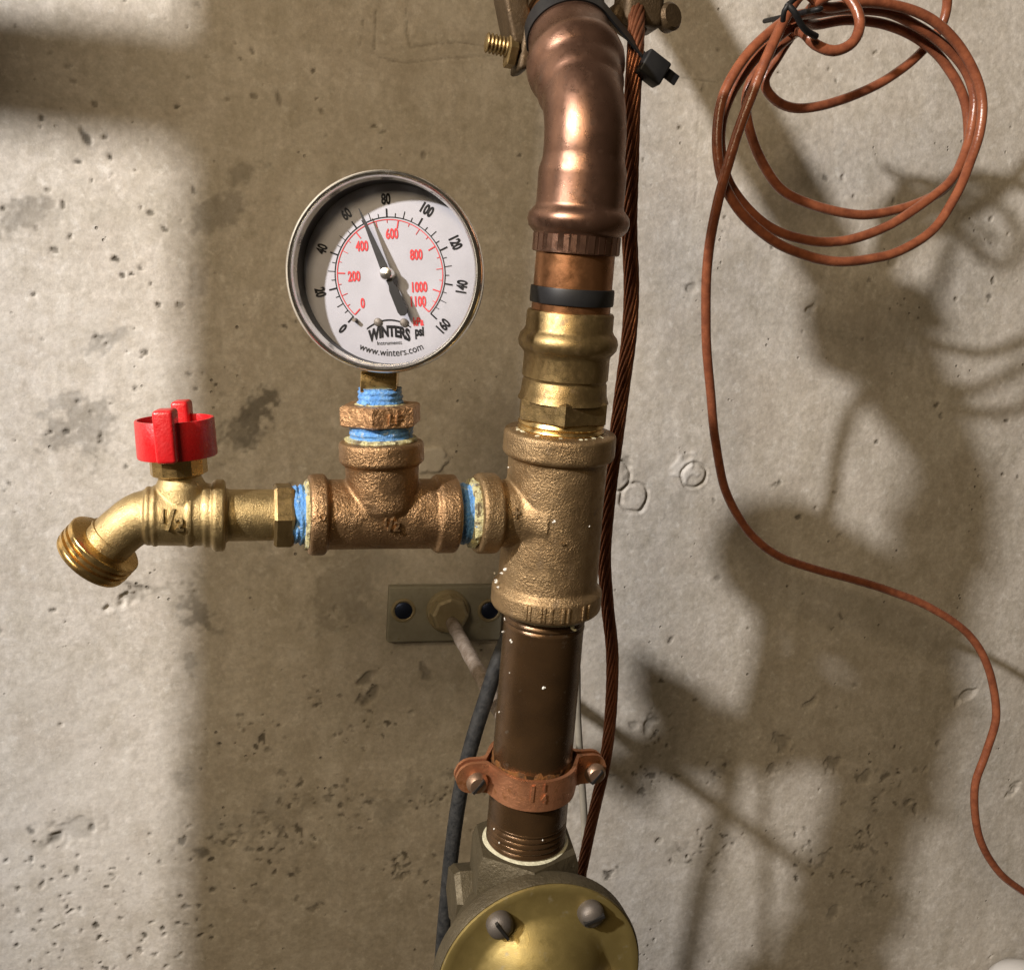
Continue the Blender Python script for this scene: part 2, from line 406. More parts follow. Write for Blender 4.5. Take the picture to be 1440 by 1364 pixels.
    # single marks one can find in the photograph
    for a in ((123, 198, 6, 2.2, 110, .003, .9), (110, 228, 5, 1.3, 0, .002, .9), (155, 222, 4, 1, 0, .002, .9), (213, 300, 4, 1.3, 0, .002, .9),
              (4, 294, 5, 1, 0, .002, .9), (94, 607, 5, 1, 0, .0025, .95), (130, 1165, 5, 1, 0, .002, .8), (42, 1168, 6, 1.8, 120, .002, .85),
              (78, 1178, 8, 1.6, 30, .003, .8), (100, 1170, 26, 1.6, 15, .0016, .22), (515, 955, 9, 1.4, 40, .003, .55), (522, 975, 10, 1.5, 60, .003, .6),
              (512, 985, 7, 1.4, 0, .002, .5), (598, 945, 7, 2.2, 120, .003, .5), (375, 1055, 6, 1, 0, .0015, .5), (285, 1200, 8, 1.4, 20, .002, .7),
              (1145, 985, 9, 1.7, 40, .0035, .35), (1100, 1045, 13, 1.4, 120, .004, .35), (1085, 1080, 10, 1.2, 60, .003, .4), (1172, 1075, 13, 1.4, 110, .0035, .35),
              (1218, 1092, 11, 1.6, 30, .003, .35), (918, 1015, 9, 1.7, 60, .003, .4), (1360, 978, 8, 2.2, 30, .0035, .2), (1425, 1110, 8, 2.0, 60, .003, .25),
              (1258, 370, 8, 1.6, 60, .003, .25), (975, 405, 8, 1.4, 30, .0025, .25), (1143, 437, 8, 1.3, 60, .003, .25), (595, 218, 4, 1.2, 90, .0015, .6),
              (392, 138, 4, 2.4, 100, .0015, .6), (357, 137, 3.5, 1.4, 0, .0015, .6), (283, 395, 17, 1.5, 70, .0012, .20), (320, 140, 3, 1, 0, .001, .5),
              (893, 1020, 8, 1, 0, .002, .3), (1320, 1045, 5, 1, 0, .002, .4), (1172, 1280, 9, 1.3, 90, .002, .35), (880, 660, 12, 1.8, 100, .002, .3)):
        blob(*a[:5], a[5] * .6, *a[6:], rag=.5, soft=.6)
    # rubbed stains
    for px, py, r, asp, ang, d in ((358, 580, 26, 1.3, 70, .66), (345, 610, 18, 1.6, 20, .5), (330, 600, 13, 2.6, 60, .45), (320, 550, 9, 3, 55, .30), (122, 590, 30, 1.5, 40, .40), (100, 560, 14, 2, 30, .35), (190, 838, 16, 1.6, 35, .40),
                               (150, 868, 15, 1.1, 0, .34), (284, 872, 20, 1.3, -40, .5), (310, 890, 8, 3, -55, .38), (260, 920, 12, 2.2, -35, .40), (345, 243, 10, 2.4, 35, .36),
                               (310, 300, 14, 2.2, 40, .38), (35, 300, 20, 1.9, 25, .45), (60, 290, 9, 3.2, 20, .45), (150, 480, 9, 3.6, 35, .45), (490, 820, 30, 1.4, 70, .34), (385, 790, 28, 1.6, 20, .2),
                               (385, 1150, 28, 2, 10, .20), (545, 1140, 22, 2, 30, .22), (60, 310, 22, 2, 25, .18), (960, 700, 14, 2.5, 60, .16)):
        blob(px, py, r * 1.1, asp, ang, .0002, d * 1.1, rag=.95, soft=.7, w=wob3)
    for _ in range(46):
        blob(random.uniform(0, 1440), random.uniform(0, 1364), random.uniform(12, 60), random.uniform(1, 2.2), random.uniform(0, 180), 0, random.uniform(.06, .24), ch=random.choice((1, 1, 2)), rag=1.0, soft=.9, w=wob3)
    blob(480, 180, 160, 1.8, 0, 0, .25, ch=1, rag=.6, soft=.95, w=wob2); blob(420, 840, 120, 1.7, 0, 0, .28, ch=1, rag=.6, soft=.95, w=wob2)
    blob(1230, 860, 90, 1.2, 90, 0, .25, ch=1, rag=.6, soft=.95, w=wob2); blob(985, 170, 70, 1.2, 0, 0, .2, ch=1, rag=.6, soft=.95, w=wob2)
    blob(150, 1100, 170, 1.4, 90, 0, .22, ch=2, rag=.5, soft=.95, w=wob2)
    # chipped flake behind the small tee
    blob(608, 646, 20, 1.2, 20, -.0022, .35, ch=2, rag=.25, soft=.2); blob(180, 838, 11, 2.4, 38, .002, .1, rag=.6)
    # ring marks of old dowels
    for px, py, r in ((893, 700, 21), (976, 668, 19), (868, 670, 22)):
        P = at(px, py, 0); k = mpp(P); sl = window(P.x, P.z, r * k * 1.8)
        d = np.sqrt((X[sl] - P.x) ** 2 + (Z[sl] - P.z) ** 2) / (r * k) + wob[sl] * .14 + wob2[sl] * .10
        ring = np.exp(-((d - 1) / .10) ** 2); h[sl] -= ring * .0016; st[0][sl] = np.maximum(st[0][sl], ring * .32)
        h[sl] += .0008 * (1 - ss(.85, .95, d)); lip = np.exp(-((d - 1.18) / .10) ** 2); h[sl] += lip * .0003
    blob(968, 655, 17, 1.3, 30, -.001, .5, ch=2, rag=.5)
    # hairline cracks and pencilled outline
    line([(511, 26), (507, 65)], 1.6, .0003, .5); line([(529, 18), (526, 70)], 1.7, .0003, .55); line([(571, 12), (573, 48), (577, 67), (612, 62), (640, 60), (682, 64)], 1.6, .0003, .5)
    line([(532, 80), (550, 85), (572, 89), (620, 83), (700, 78)], 1.6, .0003, .4); line([(945, 108), (1010, 116)], 1.4, .0003, .4); line([(984, 140), (978, 290)], 1.3, .0002, .25)
    h = np.where(fine, h, 0)
    edge = np.minimum.reduce([ss(-.21, -.19, X), 1 - ss(.78, .80, X), ss(-.68, -.66, Z), 1 - ss(.29, .31, Z)]); h *= edge
    verts = np.stack([X, -h, Z], -1).reshape(-1, 3)
    idx = np.arange(nx * nz).reshape(nx, nz)
    q = np.stack([idx[:-1, :-1], idx[1:, :-1], idx[1:, 1:], idx[:-1, 1:]], -1).reshape(-1, 4)
    bxv = np.array([(x, y, z) for x in (-1.6, 1.9) for y in (.012, .2) for z in (-1.5, 1.5)]); o = len(verts)
    bq = np.array([(0, 4, 5, 1), (2, 3, 7, 6), (0, 1, 3, 2), (4, 6, 7, 5), (1, 5, 7, 3), (0, 2, 6, 4)]) + o
    verts = np.concatenate([verts, bxv]); q = np.concatenate([q, bq])
    me = bpy.data.meshes.new('wall'); me.vertices.add(len(verts)); me.vertices.foreach_set('co', verts.astype(np.float32).ravel())
    me.loops.add(q.size); me.loops.foreach_set('vertex_index', q.astype(np.int32).ravel())
    me.polygons.add(len(q)); me.polygons.foreach_set('loop_start', np.arange(0, q.size, 4, dtype=np.int32))
    me.update(calc_edges=True); me.shade_smooth()
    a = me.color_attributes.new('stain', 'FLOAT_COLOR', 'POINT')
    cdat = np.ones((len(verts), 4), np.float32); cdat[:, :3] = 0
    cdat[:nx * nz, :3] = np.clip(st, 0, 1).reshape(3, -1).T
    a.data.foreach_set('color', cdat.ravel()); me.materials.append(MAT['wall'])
    o = bpy.data.objects.new('wall', me); col.objects.link(o); o['kind'] = 'structure'; o['label'] = 'bare pitted grey concrete wall behind the pipes'
    return o
make_wall()

# ------------------------------------------------------------------ axes shared by the pipework
SP = .250                                                     # branch distance from the wall
MAIN = Axis((807, 385, .252), (742, 1140, .232), 'y')         # the riser
BRANCH = Axis((776, 721, .244), (260, 725, SP), 'x')          # horizontal branch to the tap
UP = (-MAIN.dir).normalized()
EX = Vector((1, 0, 0)); EY = Vector((0, 1, 0)); EZ = Vector((0, 0, 1))
def frame_up(P): return P

def thread_prof(c0, c1, r, pitch, amp):
    out = []; c = c0; sgn = 1 if c1 > c0 else -1; n = int(abs(c1 - c0) / pitch)
    for i in range(n):
        out += [(c0 + sgn * pitch * (i + .02), r - amp), (c0 + sgn * pitch * (i + .5), r), (c0 + sgn * pitch * (i + .6), r)]
    return out
def hexlathe(mb, ax, c0, c1, r, rot=None, cham=.12):
    """chamfered hexagon nut along an axis"""
    e = abs(c1 - c0) * cham * (1 if c1 > c0 else -1)
    return mb.sweep([ax.pt(c) for c in (c0, c0 + e, c1 - e, c1)], [ax.r(c, rr) for c, rr in ((c0, r * .93), (c0 + e, r), (c1 - e, r), (c1, r * .93))], 6, up=rot, axis=ax.dir)

# ------------------------------------------------------------------ COPPER RISER with 45 degree elbow
def copper_riser():
    t = thing('copper_riser', 'tarnished copper riser with pressed elbow leaning back into the wall at the top', 'pipe', MAIN.pt(445))
    MB().lathe(MAIN, [(330, 55.5), (360, 55.5), (470, 55.5)]).build('tube', MAT['copper_tube'], t)
    # elbow centreline: straight, arc, straight back towards the wall
    B0 = MAIN.pt(216); k = mpp(B0); Rb = .034; turn = R(45)
    side = Vector((0.02, 1, 0)); side = (side - UP * side.dot(UP)).normalized()
    def P(i):   # i metres along the centreline from B0
        if i <= 0: return B0 + UP * i
        a = min(i / Rb, turn); p = B0 + UP * (Rb * math.sin(a)) + side * (Rb * (1 - math.cos(a)))
        if i > Rb * turn: p += (UP * math.cos(turn) + side * math.sin(turn)) * (i - Rb * turn)
        return p
    La = Rb * turn
    def rr(px): return px * k
    def low(y): return -(MAIN.pt(y) - B0).length
    prof = [(low(357), 60), (low(356), 62.5), (low(330), 62.5), (low(327), 66), (low(321), 71), (low(312), 73.5), (low(303), 72), (low(297), 67), (low(293), 63.5),
            (low(288), 62.5), (low(248), 62.5), (low(240), 62), (low(229), 59), (low(222), 58), (low(218), 57.6)]
    prof += [(La * q, 57.8 - .3 * math.sin(q * 3.14)) for q in (.0, .1, .2, .3, .4, .5, .6, .7, .8, .9, 1)]
    u = La - .004
    prof += [(u + .0045, 58), (u + .0065, 60), (u + .009, 62.5), (u + .013, 62.5), (u + .016, 63.5), (u + .018, 66), (u + .021, 70.5), (u + .0245, 72), (u + .028, 70.5), (u + .030, 66), (u + .032, 62.5), (u + .043, 62.5), (u + .0435, 60)]
    el = MB().sweep([P(i) for i, r in prof], [rr(r) for i, r in prof], 72).build('elbow', MAT['copper'], t, smooth=50)
    # crimp marks of the press tool: thin raised ribs around the collar
    mb = MB()
    for q in range(30):
        a = 2 * math.pi * (q + random.uniform(-.2, .2)) / 30; e1 = UP.orthogonal().normalized(); e2 = UP.cross(e1)
        d = e1 * math.cos(a) + e2 * math.sin(a); c = P(low(343)) + d * rr(62.6)
        mb.box(c, d, UP.cross(d), UP, .00012, .0010 + random.random() * .0008, .0036, .0)
    mb.build('crimp_ribs', MAT['copper'], el)
    up_dir = (UP * math.cos(turn) + side * math.sin(turn)).normalized()
    MB().sweep([P(u + q) for q in (.03, .05, .1, .2, .30)], [rr(55.5)] * 5, 64).build('upper_tube', MAT['copper_tube'], t)
    # black marking ring on the straight tube
    MB().lathe(MAIN, [(404, 56), (404.5, 58.5), (407, 59.2), (424, 59.2), (427, 58.5), (427.5, 56)]).build('retaining_ring', MAT['black_rubber'], t)
    return P, u, up_dir, side, k
P_EL, U_EL, UPDIR, SIDE, K_EL = copper_riser()

# ------------------------------------------------------------------ BRASS PRESS ADAPTER
def press_adapter():
    t = thing('brass_adapter', 'dull brass press adapter with hexagon between copper tube and large tee', 'pipe fitting', MAIN.pt(610))
    MB().lathe(MAIN, [(437, 56.5), (438, 60), (441, 61.5), (462, 61.5), (467, 64), (472, 68.5), (480, 70.5), (488, 69), (493, 65), (497, 61.5), (502, 60.5), (530, 60.5), (532, 58.5), (535, 58.3), (537, 59.5), (552, 60.5), (558, 62.5), (562, 64)], 72).build('socket', MAT['brass_old'], t, smooth=45)
    hexlathe(MB(), MAIN, 557, 590, 68, rot=(-.25, -1, 0), cham=.10).build('hexagon', MAT['brass_old'], t, smooth=20)
    MB().lathe(MAIN, [(588, 58)] + thread_prof(590, 614, 61, 7.5, 3.2) + [(616, 58)], 72).build('thread', MAT['brass_machined'], t, smooth=60)
    mb = MB(); 
    for q in range(30):                                        # swarf and dope crumbs on the rim
        a = random.uniform(0, 6.283); e1 = Vector((1, 0, 0)); e1 = (e1 - UP * e1.dot(UP)).normalized(); e2 = UP.cross(e1)
        mb.ball(MAIN.pt(604.5) + (e1 * math.cos(a) + e2 * math.sin(a)) * MAIN.r(604, random.uniform(61, 67)), random.uniform(.0003, .0010), 6, (1.4, 1.2, .6))
    mb.build('dope_crumbs', MAT['paste'], t)
press_adapter()

# ------------------------------------------------------------------ curved-surface lettering
def letters_on(ax, c, ang_dir, body, hpx, rpx, mat, name, parent, extr=.0007, xs=.8, along=None, yoff=0):
    """raised lettering wrapped round axis ax at coordinate c; ang_dir = outward direction at its centre;
    'along' = text reading direction (unit vector): if it runs along the axis the text bends the other way"""
    P = ax.pt(c); k = mpp(P); V, Fc = text_data(body, hpx * k * 1.38, extr, xs, hpx * k * .035)
    ad = ax.dir; n0 = Vector(ang_dir); n0 = (n0 - ad * n0.dot(ad)).normalized(); tdir = ad.cross(n0).normalized()
    rd = Vector(along).normalized(); updir = n0.cross(rd).normalized(); r = rpx * k; out = []
    for v in V:
        p2 = rd * v.x + updir * (v.y + yoff * k); s_ax = p2.dot(ad); s_t = p2.dot(tdir); a = s_t / r
        out.append(P + ad * s_ax + (n0 * math.cos(a) + tdir * math.sin(a)) * (r + v.z))
    return MB().add(out, Fc).build(name, mat, parent, smooth=0)

# ------------------------------------------------------------------ LARGE BRONZE TEE
def view(P): return (CAMLOC - P).normalized()
def large_tee():
    t = thing('large_tee', 'large cast bronze reducing tee on the riser with white paint flecks', 'pipe tee', MAIN.pt(850))
    mb = MB()
    mb.lathe(MAIN, [(604, 62), (605, 76), (608, 79), (636, 79), (640, 76), (641, 70)], 72)
    mb.lathe(MAIN, [(630, 70), (700, 69), (822, 70)], 72)
    mb.lathe(MAIN, [(816, 70), (820, 74), (824, 77.5), (846, 77.5), (850, 75), (851, 62)], 72)
    mb.lathe(BRANCH, [(776, 50), (715, 48), (700, 47), (690, 46)], 64)
    mb.lathe(BRANCH, [(699, 46), (697, 55), (694, 57), (672, 57), (668, 54), (667, 40)], 64)
    # fillet between run and outlet
    mb.lathe(BRANCH, [(720, 48), (728, 52), (738, 58), (750, 66)], 48)
    b = mb.build('body', MAT['bronze_big'], t, remesh=.00065, relax=5)
    # cast ribs on the lower band
    mb = MB(); e1 = (EX - UP * EX.dot(UP)).normalized(); e2 = UP.cross(e1)
    for a_ in (-128, -122, -112, -108, -101, -90, -84, -66, -58):
        a = R(a_ + random.uniform(-1, 1)); d = e1 * math.cos(a) - e2 * math.sin(a) * -1
        d = e1 * math.cos(a) + EY * math.sin(a); d = (d - UP * d.dot(UP)).normalized()
        mb.box(MAIN.pt(836) + d * MAIN.r(836, 77.5), d, UP.cross(d), UP, .0005, random.uniform(.0006, .0011), MAIN.r(836, 10.5), .0003)
    mb.build('cast_ribs', MAT['bronze_big'], b)
    V = view(MAIN.pt(745))
    letters_on(MAIN, 742, V + EX * .22, '-', 12, 69.6, MAT['bronze_big'], 'cast_mark', b, .0008, 1.0, EX)
    letters_on(BRANCH, 711, view(BRANCH.pt(711)), '+', 20, 47.5, MAT['bronze_big'], 'cast_mark', b, .001, .8, EX)
    mb = MB()
    for px, py, r, rr_ in ((781, 714, 4, 69), (828, 722, 2.4, 69), (715, 793, 4.5, 70), (707, 801, 3, 72), (700, 812, 3.5, 77), (703, 817, 2.5, 78), (693, 806, 2, 77), (717, 658, 2.4, 69)):
        P = MAIN.pt(py); k = mpp(P); off = (px - proj(P)[0]) / rr_; off = max(-.97, min(.97, off))
        f = -EY; f = (f - UP * f.dot(UP)).normalized(); s_ = f.cross(UP) * -1
        s_ = (EX - UP * EX.dot(UP)).normalized(); d = s_ * off + f * math.sqrt(1 - off * off)
        # rotate so that 'front' is the camera side
        v = view(P); v = (v - UP * v.dot(UP)).normalized(); s2 = UP.cross(v); d = s2 * off + v * math.sqrt(1 - off * off)
        mb = MB()
        for q in range(4):
            mb.ball(P + d * (rr_ * k) + Vector((random.uniform(-1, 1), 0, random.uniform(-1, 1))) * r * k * .6, r * k * random.uniform(.2, .55), 8, (1.3, .5, .9))
        mb.build('paint_fleck', MAT['fleck'], t)
    return t
large_tee()

# ------------------------------------------------------------------ BROWN PIPE NIPPLE
def nipple():
    t = thing('pipe_nipple', 'dark brown threaded pipe nipple below the large tee with white paint specks', 'pipe', MAIN.pt(1190))
    MB().lathe(MAIN, [(880, 56.6), (1142, 55.6)]).build('tube', MAT['nipple'], t)
    MB().lathe(MAIN, [(846, 53)] + thread_prof(848, 882, 57.4, 7.5, 2.4) + [(884, 56)], 72).build('thread', MAT['nipple'], t, smooth=60)
    MB().lathe(MAIN, thread_prof(1140, 1196, 55.8, 7.5, 2.6) + [(1200, 52)], 72).build('thread', MAT['nipple'], t, smooth=60)
    MB().lathe(MAIN, [(848, 58), (850, 64), (854, 65), (857, 61), (858, 56)], 72, jitter=lambda i, a: 1 + .02 * math.sin(3 * a + i)).build('paste_ring', MAT['paste'], t)
    MB().lathe(MAIN, [(1177, 55), (1178, 59.5), (1181, 61), (1184, 60), (1186, 55)], 72, jitter=lambda i, a: 1 + .018 * math.sin(4 * a + i)).build('paste_ring', MAT['paste'], t)
    mb = MB()
    P = MAIN.pt(860); k = mpp(P); v = view(P); v = (v - UP * v.dot(UP)).normalized(); s2 = UP.cross(v)
    for q in range(24):                                        # curl of swarf at the thread
        a = q / 23 * 5; mb.ball(P + (s2 * (.62 + .05 * math.cos(a) - q * -.004) + v * .80) * (60 * k) + UP * (.0016 * math.sin(a) + .0005), .0006, 6)
    mb.build('swarf_curl', MAT['paste'], t)
    mb = MB()
    for px, py, r in ((722, 889, 4.2), (767, 940, 3.2), (705, 871, 2), (706, 888, 2.4), (719, 932, 1), (711, 868, 1.6), (704, 993, 2), (698, 1148, 2), (765, 1147, 1.6), (706, 1160, 1.8)):
        P = MAIN.pt(py); k = mpp(P); off = max(-.97, min(.97, (px - proj(P)[0]) / 57)); v = view(P); v = (v - UP * v.dot(UP)).normalized(); s2 = UP.cross(v)
        d = s2 * off + v * math.sqrt(1 - off * off); P = P - UP * (0)
        mb = MB()
        for q in range(3): mb.ball(P + d * (57 * k) + Vector((random.uniform(-1, 1), 0, random.uniform(-1, 1))) * r * k * .5, r * k * random.uniform(.25, .65), 8, (1, .5, 1.1))
        mb.build('paint_fleck', MAT['fleck'], t)
nipple()

# ------------------------------------------------------------------ SMALL BRONZE TEE with bushing
STEM = Axis((539, 722, SP), (534, 528, SP), 'y')
def small_tee():
    t = thing('small_tee', 'small cast bronze tee carrying the pressure gauge, joints wrapped in blue tape', 'pipe tee', BRANCH.pt(540))
    mb = MB()
    mb.lathe(BRANCH, [(640, 42), (640, 52), (637, 55.5), (613, 55.5), (610, 53), (609, 48)])
    mb.lathe(BRANCH, [(625, 49.5), (540, 49), (450, 49.5)])
    mb.lathe(BRANCH, [(459, 48), (458, 54), (455, 57.5), (437, 57.5), (433, 55), (432, 44)])
    mb.lathe(STEM, [(724, 40), (712, 47.5), (700, 49.3), (648, 52)])
    mb.lathe(STEM, [(652, 52), (650, 57), (647, 59.5), (624, 59.5), (620, 57.5), (619, 45)])
    b = mb.build('body', MAT['bronze'], t, remesh=.0006, relax=8)
    V = view(BRANCH.pt(540))
    for c_, ch_, sz, yo in ((533.5, '1', 13, 4), (541, '/', 19, 0), (549.5, '2', 13, -4)):
        letters_on(BRANCH, c_, V + EZ * -.24, ch_, sz, 49.4, MAT['bronze'], 'raised_size_mark', b, .0014, 1.0, EX, yo)
    letters_on(BRANCH, 447, V + EZ * -.05, 'D', 11, 57.5, MAT['bronze'], 'raised_letter', b, .0007, .9, EX)
    hx = hexlathe(MB(), STEM, 568, 597, 59, rot=(-.33, -1, 0), cham=.08).build('bushing_hexagon', MAT['bronze_hex'], t, smooth=20)
    P = STEM.pt(583); 
    # raised letters on the hexagon's front flat
    n = Vector((-.33, -1, 0)).normalized(); n = Matrix.Rotation(R(30), 3, 'Z') @ n
    flats = [Matrix.Rotation(R(60 * i), 3, 'Z') @ n for i in range(6)]; v = view(P); n = max(flats, key=lambda q: q.dot(v))
    V2, F2 = text_data('LF', 15 * mpp(P) * 1.38, .0007, 1.0); rd = EZ.cross(n).normalized() * 1
    MB().add([P + n * (59 * .866 * mpp(P) + v_.z) + rd * (v_.x + .001) + EZ * v_.y for v_ in V2], F2).build('raised_letters', MAT['bronze_hex'], hx, smooth=0)
    def tape(ax, c0, c1, r0, r1, seed, name='thread_tape'):
        m = 16; prof = []
        for i in range(m + 1):
            q = i / m; prof.append((c0 + (c1 - c0) * q, r0 + (r1 - r0) * q + .9 * math.sin(q * 23 + seed)))
        jit = lambda i, a: 1 + .012 * math.sin(2 * a + i * .9 + seed) + .05 * noise.noise((math.cos(a) * 2.5, math.sin(a) * 2.5, i * .45 + seed)) + .02 * noise.noise((math.cos(a) * 9, math.sin(a) * 9, i * 1.3 + seed))
        return MB().lathe(ax, prof, 72, jitter=jit).build(name, MAT['tape'], t, smooth=70)
    tape(STEM, 624, 595, 43, 44.5, 1.); tape(STEM, 572, 545, 32, 30, 2.4); tape(BRANCH, 410, 436, 40, 43, 3.3); tape(BRANCH, 636, 672, 42, 43, 4.8)
    def paste(ax, c0, c1, r, seed, mat='dope'):
        mb = MB(); mid = (c0 + c1) / 2
        mb.lathe(ax, [(c0, r - 5), (c0 * .7 + mid * .3, r), (mid, r + 1.2), (c1 * .7 + mid * .3, r), (c1, r - 5)], 72,
                 jitter=lambda i, a: 1 + .11 * noise.noise((math.cos(a) * 5, math.sin(a) * 5, seed + i * .6)) )
        mb.build('pipe_dope', MAT[mat], t)
    paste(STEM, 622, 614, 49, 1.5); paste(BRANCH, 427, 437, 48, 5.5); paste(BRANCH, 657, 672, 47, 9.5); paste(STEM, 572, 566, 34, 2.2)
    return t
small_tee()

# ------------------------------------------------------------------ PRESSURE GAUGE
def gauge():
    C0 = at(540, 384, .262)
    v = CAMLOC - C0; v.z = 0; v.normalize()
    nrm = Matrix.Rotation(R(-13.0), 3, 'Z') @ v                # face turned to the left of the viewer
    nrm = (nrm + EZ * .03).normalized()
    right = EZ.cross(nrm).normalized(); upv = nrm.cross(right).normalized()
    roll = R(6.0); right, upv = right * math.cos(roll) + upv * math.sin(roll), upv * math.cos(roll) - right * math.sin(roll)
    RG = 140.5 * mpp(C0)
    t = thing('pressure_gauge', 'round white-faced pressure gauge with steel bezel reading about 70 psi', 'gauge', STEM.pt(545))
    def on(x, y, d=0.0): return C0 + right * (x * RG) + upv * (y * RG) + nrm * d
    def rev(prof, name, mat, parent, n=128, smooth=40, cap=False):
        m = MB().sweep([C0 + nrm * d for r, d in prof], [r * RG for r, d in prof], n, cap=cap, up=upv, axis=nrm)
        return m.build(name, mat, parent, smooth=smooth)
    D = .0
    # case behind the bezel
    rev([(.001, -.034), (.3, -.034), (.86, -.034), (.92, -.031), (.935, -.026), (.935, -.004)], 'case', MAT['black_inner'], t)
    # bezel: rolled steel flange around a recessed inner lip
    prof = [(.935, -.006), (.985, -.005), (.999, -.003), (1.0, -.0005), (.993, .0022), (.975, .0038), (.955, .0042), (.935, .0036), (.922, .0022), (.918, .0004), (.914, -.0006), (.910, -.0014), (.908, -.0022)]
    bz = rev(prof, 'bezel', MAT['stainless'], t, smooth=60)
    rev([(.915, -.0013), (.909, -.0030), (.907, -.0128)], 'inner_ring', MAT['black_inner'], bz)
    DD = -.0112
    dial = rev([(.908, DD - .0012), (.908, DD), (.900, DD + .0001), (.5, DD + .0001), (.001, DD + .0001)], 'dial', MAT['dial'], t, cap=True)
    inkb = MB(); inkr = MB(); z0 = DD + .00035
    def quad(mb, pts): 
        mb.add([on(x, y, z0) for x, y in pts], [tuple(range(len(pts)))])
    def ang(vv, vmax): return R(225 - 270 * vv / vmax)
    def tick(mb, a, r0, r1, wd):
        c, s = math.cos(a), math.sin(a); quad(mb, [(c * r0 - s * wd, s * r0 + c * wd), (c * r0 + s * wd, s * r0 - c * wd), (c * r1 + s * wd, s * r1 - c * wd), (c * r1 - s * wd, s * r1 + c * wd)])
    def arc(mb, r, wd, a0, a1, n=90):
        for i in range(n):
            b0 = a0 + (a1 - a0) * i / n; b1 = a0 + (a1 - a0) * (i + 1) / n
            quad(mb, [(math.cos(b0) * (r - wd), math.sin(b0) * (r - wd)), (math.cos(b0) * (r + wd), math.sin(b0) * (r + wd)), (math.cos(b1) * (r + wd), math.sin(b1) * (r + wd)), (math.cos(b1) * (r - wd), math.sin(b1) * (r - wd))])
    RS = .575
    arc(inkb, RS, .0045, R(225), R(-45)); arc(inkr, RS - .024, .0045, R(225), R(-45))
    for q in range(0, 33):
        a = ang(q * 5, 160)
        if q % 4 == 0: tick(inkb, a, RS, RS + .085, .0075)
        elif q % 2 == 0: tick(inkb, a, RS, RS + .075, .0035)
        else: tick(inkb, a, RS, RS + .042, .0035)
    for q in range(0, 23):
        a = ang(q * 50, 1100)
        if q in (0, 4, 8, 12, 16, 20, 22): tick(inkr, a, RS - .025, RS - .105, .0065)
        elif q % 2 == 0: tick(inkr, a, RS - .025, RS - .09, .0032)
        else: tick(inkr, a, RS - .025, RS - .058, .0032)
    def write(mb, s, x, y, size, rot=0., xs=.62, bold=0.0):
        V_, F_ = text_data(s, size, 0, xs, bold); c, sn = math.cos(rot), math.sin(rot)
        mb.add([on(x + p.x * c - p.y * sn, y + p.x * sn + p.y * c, z0) for p in V_], F_)
    for val in range(0, 161, 20):
        a = ang(val, 160); rad = .755 if val else .745; rot = a - math.pi / 2
        if math.sin(a) < -.1: rot += math.pi
        write(inkb, str(val), math.cos(a) * rad, math.sin(a) * rad, .145, rot, .66, .006)
    for s_, x, y in (('0', -.30, -.275), ('200', -.375, .0), ('400', -.275, .30), ('600', .045, .41), ('800', .285, .19), ('1000', .305, -.135), ('1100', .285, -.28)):
        write(inkr, s_, x, y, .14, 0, .62, .005)
    write(inkr, 'kPa', .275, -.485, .115, 0, .66, .004)
    write(inkb, 'psi', .28, -.60, .13, 0, .66, .006)
    # maker's arched logo, its second line and the curved web address
    V_, F_ = text_data('WINTERS', .15, 0, .68, .008); hw = max(p.x for p in V_)
    inkb.add([on(-.04 + p.x, -.605 + p.y * (1 + .12 * (p.x / hw) ** 2) + .055 * (1 - (p.x / hw) ** 2) - .02, z0) for p in V_], F_)
    for i in range(24):
        xa = -hw * 1.05 + 2.1 * hw * i / 24; xb = -hw * 1.05 + 2.1 * hw * (i + 1) / 24
        f = lambda x: -.60 + .075 + .075 * (1 - (x / hw) ** 2) - .015
        quad(inkb, [(-.04 + xa, f(xa)), (-.04 + xb, f(xb)), (-.04 + xb, f(xb) + .016), (-.04 + xa, f(xa) + .016)])
    write(inkb, 'Instruments', -.04, -.69, .058, 0, .95, .0)
    V_, F_ = text_data('www.winters.com', .108, 0, .86); Rw = .795
    inkb.add([on(math.cos(R(-92) + p.x / Rw) * (Rw - p.y) , math.sin(R(-92) + p.x / Rw) * (Rw - p.y), z0) for p in V_], F_)
    inkb.build('scale_print', MAT['ink_black'], dial, smooth=0, recalc=False)
    inkr.build('inner_scale_print', MAT['ink_red'], dial, smooth=0, recalc=False)
    # pointer
    a = ang(67.6, 160); c, s_ = math.cos(a), math.sin(a); zn = DD + .0058; mb = MB()
    def pt2(l, wd): return (c * l - s_ * wd, s_ * l + c * wd)
    out = [pt2(.70, .004), pt2(.55, .015), pt2(.08, .04), pt2(-.12, .030), pt2(-.17, .046), pt2(-.40, .052), pt2(-.44, .038), pt2(-.455, .0)]
    out += [pt2(-.44, -.038), pt2(-.40, -.052), pt2(-.17, -.046), pt2(-.12, -.030), pt2(.08, -.04), pt2(.55, -.015), pt2(.70, -.004)]
    n_ = len(out); mb.add([on(x, y, zn) for x, y in out] + [on(x, y, zn + .0006) for x, y in out], [tuple(range(n_)), tuple(range(2 * n_ - 1, n_ - 1, -1))] + [(i, (i + 1) % n_, (i + 1) % n_ + n_, i + n_) for i in range(n_)])
    nd = mb.build('pointer', MAT['needle'], t, smooth=0)
    rev([(.0675, DD), (.0675, zn + .0012), (.058, zn + .0022), (.03, zn + .0026), (.001, zn + .0027)], 'hub', MAT['stainless'], nd, n=32)
